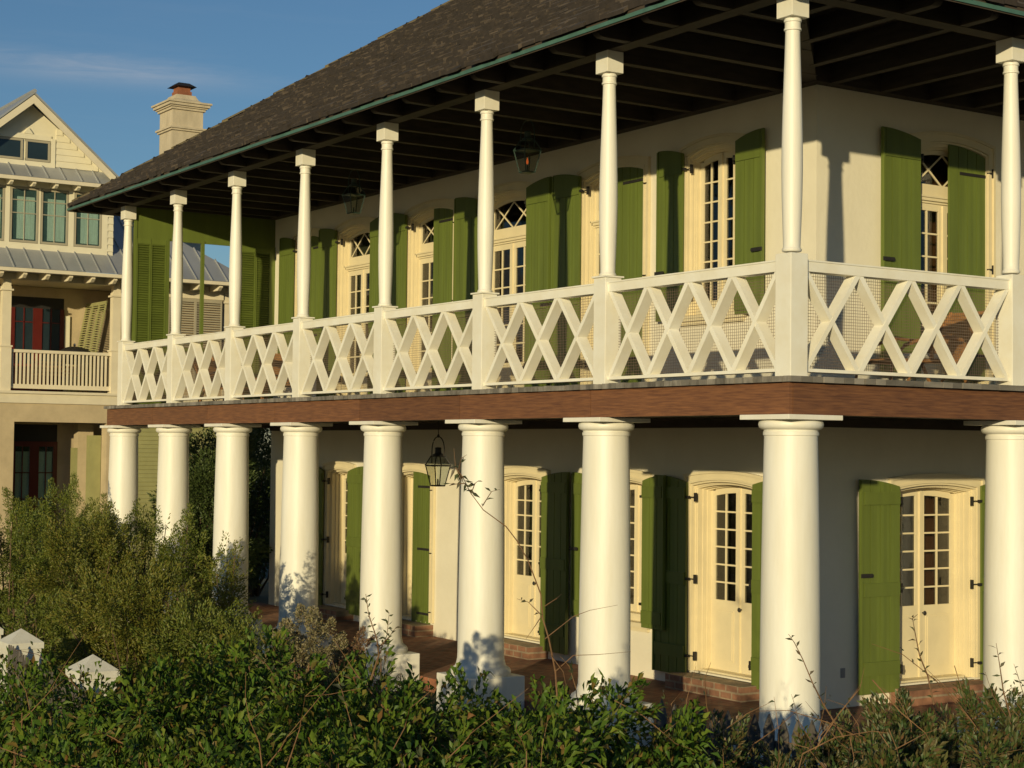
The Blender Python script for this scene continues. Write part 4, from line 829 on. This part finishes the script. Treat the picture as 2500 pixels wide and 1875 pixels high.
def shrub(kind, c, rad, zt, n, Lf, Wf, m, label, cat='shrub', group=None, clumps=60, csz=.16, stem='bark', base=None, low=.0, lift=.2, droop_=(0, .35), spray=1.0, sticks=0):
    """c centre (x, y); rad horizontal radii (rx, ry) in world axes or one; zt crown top; crown of leaf clumps on branching stems"""
    rx, ry = rad if hasattr(rad, '__len__') else (rad, rad); gz = -.3
    t = thing(kind, (c[0], c[1], gz), label, cat, group)
    H = zt-gz; zc = gz+low+(H-low)*.52; hz = (H-low)*.5
    # lobes on a crown, balls of leaves on each lobe: uneven outline, gaps between
    K1 = max(6, clumps//7); g_ = 2.39996; k_ = np.arange(K1); cz = np.clip(1-2*(k_+.5)/K1+rng.uniform(-.12, .12, K1), -1, 1); th = k_*g_+rng.uniform(-.4, .4, K1); s = np.sqrt(1-cz*cz); rr = rng.uniform(.50, .80, K1)
    A = np.stack([c[0]+rx*rr*s*np.cos(th), c[1]+ry*rr*s*np.sin(th), zc+hz*rr*cz], 1); lr = rng.uniform(.26, .46, K1)
    K = clumps; li = rng.integers(0, K1, K); v_ = rng.normal(size=(K, 3)); v_ /= np.linalg.norm(v_, axis=1)[:, None]
    C = A[li]+v_*(lr[li]*rng.uniform(.5, 1.0, K))[:, None]*np.array([rx, ry, hz])
    C[:, 2] = np.clip(C[:, 2], gz+.1, zt-.02-csz*1.1*spray)
    sz_ = csz*rng.uniform(.55, 1.35, K); wt = sz_**2.3; wt /= wt.sum(); idx = rng.choice(K, n, p=wt)
    ax_ = (C-np.array([c[0], c[1], zc-hz*.5]))/np.array([rx, ry, hz])+rng.normal(size=(K, 3))*.35+np.array([0, 0, .25]); ax_ /= np.linalg.norm(ax_, axis=1)[:, None]
    off = rng.normal(size=(n, 3)); off /= np.linalg.norm(off, axis=1)[:, None]; off *= (rng.uniform(.25, 1, n)**.5)[:, None]*np.array([1, 1, .8])*sz_[idx][:, None]
    if spray: tt = rng.uniform(-1, 1.6, n); off = off*(.30+.42*np.clip(1.6-tt, 0, 1.6)/1.6)[:, None]+ax_[idx]*(tt*sz_[idx]*spray)[:, None]
    P = C[idx]+off
    cen = np.array([c[0], c[1], zc]); D = off/(np.linalg.norm(off, axis=1)[:, None]+1e-6)+.7*(P-cen)/np.array([rx, ry, hz])+rng.normal(size=(n, 3))*.45+np.array([0, 0, lift])
    leaf_mesh('foliage', P, D, Lf, Wf, m, t, droop_=droop_)
    b = MB(); bs = base or [(c[0]+rng.uniform(-.12, .12), c[1]+rng.uniform(-.12, .12)) for _ in range(4)]
    for k in range(min(K, 30)):
        p0 = np.array([*bs[k % len(bs)], gz]); p2 = C[k]; p1 = p0*.45+p2*.55+np.array([*rng.normal(size=2)*.08*rx, hz*.05]); p15 = (p1+p0)/2+np.array([*rng.normal(size=2)*.05, 0])
        r0 = .018*(H/2)**.5; b.tube([p0, p15, p1, p2], [r0*1.6, r0, r0*.6, r0*.25], 5)
    b.build('stems', stem, t, smooth=True)
    if sticks:                                      # bare shoots standing out of the crown, a few leaves on each
        b = MB(); P = []; D = []
        for k in range(sticks):
            p0 = C[rng.integers(0, K)]; d = rng.normal(size=3)*np.array([.55, .55, .25])+np.array([0, 0, .55]); d /= np.linalg.norm(d); ln = rng.uniform(.25, .7)
            e = rng.normal(size=3)*.10; pts = [p0-d*.15, p0+d*ln*.45+e*.4, p0+d*ln*.8+e, p0+d*ln+e*1.8-np.array([0, 0, .03])]
            b.tube(pts, [.0045, .0035, .0025, .0012], 4)
            for q in rng.uniform(.3, 1, rng.integers(2, 9)): P.append(p0+d*ln*q+e*q); D.append(d*.7+rng.normal(size=3)*.7)
        b.build('shoots', 'btwig', t, smooth=True); leaf_mesh('shoot_leaves', np.array(P), np.array(D), Lf*.75, Wf*.8, 'lf_dark', t)
    return t
GH = 'dense shrubs of the foreground hedge'
def W2(px, py, t): p = at(px, py, t); return (p[0], p[1]), p[2]
hedge = [  # px, py of the crown top, distance, radius, leaves
    (60, 1655, 12.6, .85, 9000, 'leafy green hedge shrub in the bottom left corner'),
    (400, 1655, 12.0, .85, 9500, 'leafy green hedge shrub in front of the sunken white pillar'),
    (640, 1560, 12.6, .95, 13000, 'tallest bright-leaved hedge shrub, rising in front of the shaded column'),
    (870, 1640, 11.4, .85, 10500, 'hedge shrub with drooping leaves below the square column plinth'),
    (1090, 1662, 12.0, .80, 10500, 'hedge shrub below the third column from the corner'),
    (1340, 1678, 11.8, .80, 10500, 'hedge shrub at the foot of the bare leaning twig'),
    (1560, 1712, 11.2, .70, 9000, 'lower hedge shrub sloping down toward the dark pickets'),
    (15, 1618, 16.6, .42, 3600, 'small leafy shrub directly in front of the farther white pillar'),
    (215, 1640, 14.4, .34, 3000, 'small leafy shrub hiding the shaft of the half sunk white pillar'),
    (150, 1800, 9.4, .80, 7500, 'shaded front shrub at the lower left of the hedge'),
    (520, 1735, 9.6, .80, 8500, 'front hedge shrub below the tallest one, with red dead leaves'),
    (900, 1760, 9.4, .75, 8500, 'front hedge shrub at the lower centre, full of thin stems'),
    (1280, 1770, 9.6, .75, 8500, 'front hedge shrub at the bottom centre with yellow dying leaves'),
    (1620, 1815, 9.6, .65, 6500, 'front hedge shrub where the hedge dips beside the pickets')]
for i, (px, py, t, r, n, lab) in enumerate(hedge):
    c, z = W2(px, py, t); shrub('hedge_shrub', c, r, z, int(n*(.75 if t > 10 else .55)), .100, .031, 'lf_hedge', lab, 'shrub', GH, clumps=105, csz=.14, stem='twig', lift=-.05, droop_=(.1, .8), spray=1.2, sticks=9)
# thicket on the right
for (px, py, t, r, n, lab) in [(1990, 1770, 12.2, .50, 12000, 'tangled thicket in front of the corner column foot'), (2190, 1715, 11.4, .60, 15000, 'tangled thicket of brown stems below the right-hand door'),
                               (2440, 1690, 11.6, .62, 16000, 'tangled thicket before the right-most column'), (1900, 1830, 9.8, .50, 9000, 'dark low thicket under the corner column'), (2150, 1790, 9.4, .58, 12000, 'front thicket with arching orange stems at the lower right'),
                               (2420, 1780, 9.4, .58, 12000, 'front thicket in the bottom right corner'), (1720, 1775, 11.8, .55, 12000, 'low thicket hiding the feet of the shaded pickets'), (2330, 1730, 12.4, .45, 8000, 'middle thicket against the brick step of the right-hand door')]:
    c, z = W2(px, py, t); shrub('thicket', c, r, z, n, .062, .019, 'lf_mix', lab, 'thicket', 'tangled thickets at the lower right', clumps=110, csz=.11, stem='btwig', sticks=26)
# feathery evergreen shrubs on the left
GM = 'feathery wax myrtle shrubs left of the house'
for (px, py, t, r, n, mt, lab) in [
    (130, 1178, 31, 1.05, 15000, 'lf_myrtle', 'rounded feathery shrub in front of the red double door'),
    (255, 1215, 30, .70, 8000, 'lf_myrtle', 'feathery shrub against the leftmost round column'),
    (20, 1225, 25, 1.15, 16000, 'lf_myrtle', 'dark feathery shrub at the left picture edge with bare trunks beneath'),
    (215, 1250, 23, 1.0, 17000, 'lf_gold', 'golden-green feathery shrub in the middle of the left group'),
    (345, 1215, 24, .42, 4500, 'lf_myrtle', 'narrow upright sprig between the two leftmost columns'),
    (450, 1255, 23.4, .55, 8500, 'lf_myrtle', 'feathery shrub covering the second and third columns'),
    (555, 1325, 22.6, .33, 3600, 'lf_gold', 'light airy shrub with open twigs against the third column'),
    (330, 1400, 20.4, .95, 15000, 'lf_gold', 'broad brownish-green shrub low in front of the left columns'),
    (470, 1485, 19.6, .68, 9000, 'lf_myrtle', 'low shrub left of the foliage-shadowed column'),
    (600, 1510, 19.2, .36, 3800, 'lf_myrtle', 'small low shrub at the base of the third column'),
    (110, 1440, 21.2, .60, 7000, 'lf_myrtle', 'dark shrub behind the farther white pillar')]:
    c, z = W2(px, py, t); shrub('wax_myrtle', c, r, z, int(n*1.75), .052, .017, mt, lab, 'shrub', GM, clumps=120, csz=.145 if r > .6 else .11, spray=1.3, low=.5 if r > .9 else .1)
c, z = W2(750, 1478, 15.6); shrub('seeding_bush', c, .50, z, 30000, .028, .013, 'lf_fluff', 'pale bush covered in cream seed fluff below the foliage-shadowed column', 'bush', None, clumps=150, csz=.09, stem='twig', low=.6, spray=.5)
c, z = W2(868, 1500, 15.6); shrub('withered_bush', c, .26, z, 10000, .036, .013, 'lf_dry', 'brown withered bush in front of the column with the square plinth', 'bush', None, clumps=50, csz=.07, stem='btwig')
c, z = W2(960, 1640, 16.8); shrub('withered_bush', c, .36, z, 3000, .030, .008, 'lf_dry', 'fine dry bush of bare brown twigs against the square white plinth', 'bush', None, clumps=60, csz=.06, stem='twig')
# trees beyond the end of the house
for (px, py, t, r, n, lab) in [(560, 1000, 36, 1.5, 16000, 'tall evergreen seen between the third column and the house end'), (505, 1085, 34, 1.0, 11000, 'lower evergreen beside the olive siding, behind the third column'), (620, 1010, 38, 1.5, 15000, 'evergreen standing close behind the house end wall')]:
    c, z = W2(px, py, t); tr = shrub('evergreen_tree', c, r, z, int(n*1.8), .085, .032, 'lf_tree', lab, 'tree', 'evergreens beyond the far end of the house', clumps=170, csz=.30)
# bare twigs standing out of the hedge: polylines in photograph pixels at a given distance
def twig(kind, paths, t, label, m='twig', r=.007, leaves=(), lm='lf_dark', Lf=.055, Wf=.018):
    b0 = at(*paths[0][0], t); th = thing(kind, tuple(b0), label, 'twig'); b = MB(); P = []; D = []
    for j, pa in enumerate(paths):
        tt = [t+.05*math.sin(2.3*i+j) for i in range(len(pa))]; pts = [at(x, y, q) for (x, y), q in zip(pa, tt)]
        rr = r*(1 if j == 0 else .6); b.tube(pts, [rr*(1-.75*i/(len(pts)-1)) for i in range(len(pts))], 6)
        if j in leaves:
            for a, c_ in zip(pts[:-1], pts[1:]):
                n = max(1, int(np.linalg.norm(c_-a)/(.045 if t < 11.05 and kind != 'leafy_twig' else .022)))
                for k in range(n):
                    q = a+(c_-a)*(k+rng.uniform(0, 1))/n; dv = (c_-a)/np.linalg.norm(c_-a)
                    sd = (1 if (k % 2) else -1)*(R_*.8+U_*.2*rng.normal())+rng.normal(size=3)*.3; P.append(q); D.append(dv*.8+sd)
    b.build('stem', m, th, smooth=True)
    if P: leaf_mesh('leaves', np.array(P), np.array(D), Lf, Wf, lm, th)
twig('leaning_twig', [
    [(1360, 1700), (1356, 1640), (1340, 1560), (1325, 1510), (1320, 1450), (1290, 1370), (1262, 1320), (1235, 1285), (1180, 1245), (1150, 1205), (1130, 1165), (1112, 1140), (1108, 1095)],
    [(1120, 1150), (1125, 1120), (1140, 1110)], [(1178, 1235), (1200, 1200), (1220, 1195)], [(1150, 1205), (1160, 1180), (1170, 1172)], [(1135, 1180), (1110, 1182), (1098, 1180)],
    [(1330, 1560), (1400, 1505), (1440, 1490), (1508, 1477)], [(1320, 1500), (1290, 1470), (1262, 1462)], [(1355, 1640), (1400, 1600), (1460, 1598), (1540, 1591)], [(1325, 1500), (1305, 1530), (1284, 1560)],
    [(1330, 1480), (1360, 1460), (1372, 1450)], [(1345, 1600), (1375, 1640), (1385, 1690)]], 11.0, 'long bare twig leaning up across the white columns at the centre', 'twig', .0065, leaves=(1, 2, 3, 4, 6))
twig('leafy_twig', [[(1120+0, 1150), (1135, 1175), (1150, 1205)], [(1112, 1140), (1125, 1170), (1150, 1200)]], 11.0, 'small-leaved tip of the leaning twig near the lower lantern', 'twig', .004, leaves=(0, 1), Lf=.062, Wf=.023)
twig('budding_shoot', [[(905, 1660), (925, 1600), (920, 1560), (900, 1500), (893, 1450)], [(925, 1600), (945, 1550), (950, 1495)], [(925, 1580), (950, 1555), (968, 1530)], [(930, 1640), (930, 1590)]], 11.2, 'upright shoot with curled buds in front of the plinthed column', 'twig', .008, leaves=(0, 1, 2))
twig('tall_sprig', [[(2060, 1800), (2010, 1720), (1985, 1670), (1960, 1610), (1940, 1570), (1925, 1548)], [(1980, 1810), (1950, 1760), (1940, 1720), (1932, 1695)]], 10.6, 'thin leafy sprig standing in front of the corner column', 'twig', .006, leaves=(0, 1), Lf=.06)
twig('tall_sprig', [[(2280, 1720), (2265, 1650), (2245, 1600), (2235, 1550), (2228, 1510), (2240, 1500)], [(2228, 1512), (2218, 1508)]], 10.8, 'thin leafy sprig in front of the cream right-hand door', 'twig', .006, leaves=(0,), Lf=.065)
twig('tall_sprig', [[(2470, 1760), (2450, 1690), (2440, 1620), (2432, 1570)], [(2470, 1770), (2425, 1700), (2405, 1640)], [(2500, 1700), (2485, 1650), (2475, 1620)]], 10.6, 'cluster of leafy sprigs in front of the right-most column', 'twig', .006, leaves=(0, 1, 2), Lf=.055)
twig('bramble_cane', [[(1990, 1830), (2050, 1740), (2100, 1680), (2110, 1630)], [(2000, 1800), (2060, 1730), (2105, 1665)]], 10.2, 'pair of orange canes crossing the shaded right-hand wall', 'btwig', .0048, leaves=(), lm='lf_dry')
twig('bramble_cane', [[(1950, 1875), (1960, 1840), (2040, 1800), (2130, 1785), (2170, 1790)], [(2075, 1800), (2085, 1850), (2080, 1875)], [(2170, 1780), (2190, 1830), (2200, 1875)], [(2185, 1830), (2260, 1790), (2320, 1770)]], 9.0, 'arching orange bramble canes at the bottom right', 'btwig', .0048, leaves=())
twig('bramble_cane', [[(2130, 1660), (2200, 1740), (2260, 1790), (2300, 1875)], [(2360, 1870), (2440, 1840), (2500, 1828)], [(2420, 1830), (2440, 1790)], [(2330, 1625), (2350, 1690), (2370, 1740)]], 9.3, 'straight brown canes over the lower right thicket', 'btwig', .0042, leaves=())
for (a, b, c_, t, lab) in [((650, 1870), (700, 1800), (860, 1610), 9.2, 'diagonal brown cane over the hedge left of centre'), ((700, 1875), (745, 1700), (880, 1680), 9.0, 'second diagonal cane crossing low over the hedge'),
                            ((960, 1830), (1000, 1730), (1060, 1680), 9.2, 'forked cane rising from the middle of the hedge'), ((10, 1800), (120, 1690), (210, 1545), 11.5, 'thin red-brown cane before the left pillars'),
                            ((640, 1875), (610, 1760), (600, 1640), 9.0, 'upright orange cane over the left half of the hedge'), ((1285, 1875), (1270, 1800), (1262, 1760), 9.1, 'short cane low in the hedge right of centre'),
                            ((1500, 1710), (1620, 1790), (1690, 1830), 10.4, 'cane trailing down the right end of the hedge'), ((1095, 1850), (1150, 1790), (1290, 1560+120), 9.1, 'long thin cane slanting right over the hedge')]:
    m1 = ((a[0]+b[0])/2+8, (a[1]+b[1])/2-4); twig('bare_cane', [[a, m1, b, ((b[0]+c_[0])/2-6, (b[1]+c_[1])/2+5), c_], [b, (b[0]+38, b[1]-30)]], t, lab, 'btwig', .0038, leaves=())

# low weeds and litter over the garden soil
n = 60000; gx = rng.uniform(-24, 9, n); gy = rng.uniform(-10, .25, n); keep = (np.sin(gx*2.1+1)*np.cos(gy*1.7)+rng.normal(size=n)*.5) > -.3; gx, gy = gx[keep], gy[keep]
gc = thing('ground_cover', (0, 0, 0), None, None); P = np.stack([gx, gy, np.full(len(gx), -.30)+rng.uniform(0, .05, len(gx))], 1); D = rng.normal(size=(len(gx), 3))*np.array([.6, .6, .2])+np.array([0, 0, .8])
go = leaf_mesh('weeds', P, D, .13, .020, 'lf_mix', gc); go.parent = None; bpy.data.objects.remove(gc); tag(go, 'low weeds and dry litter over the garden soil', 'weeds', kind='stuff')
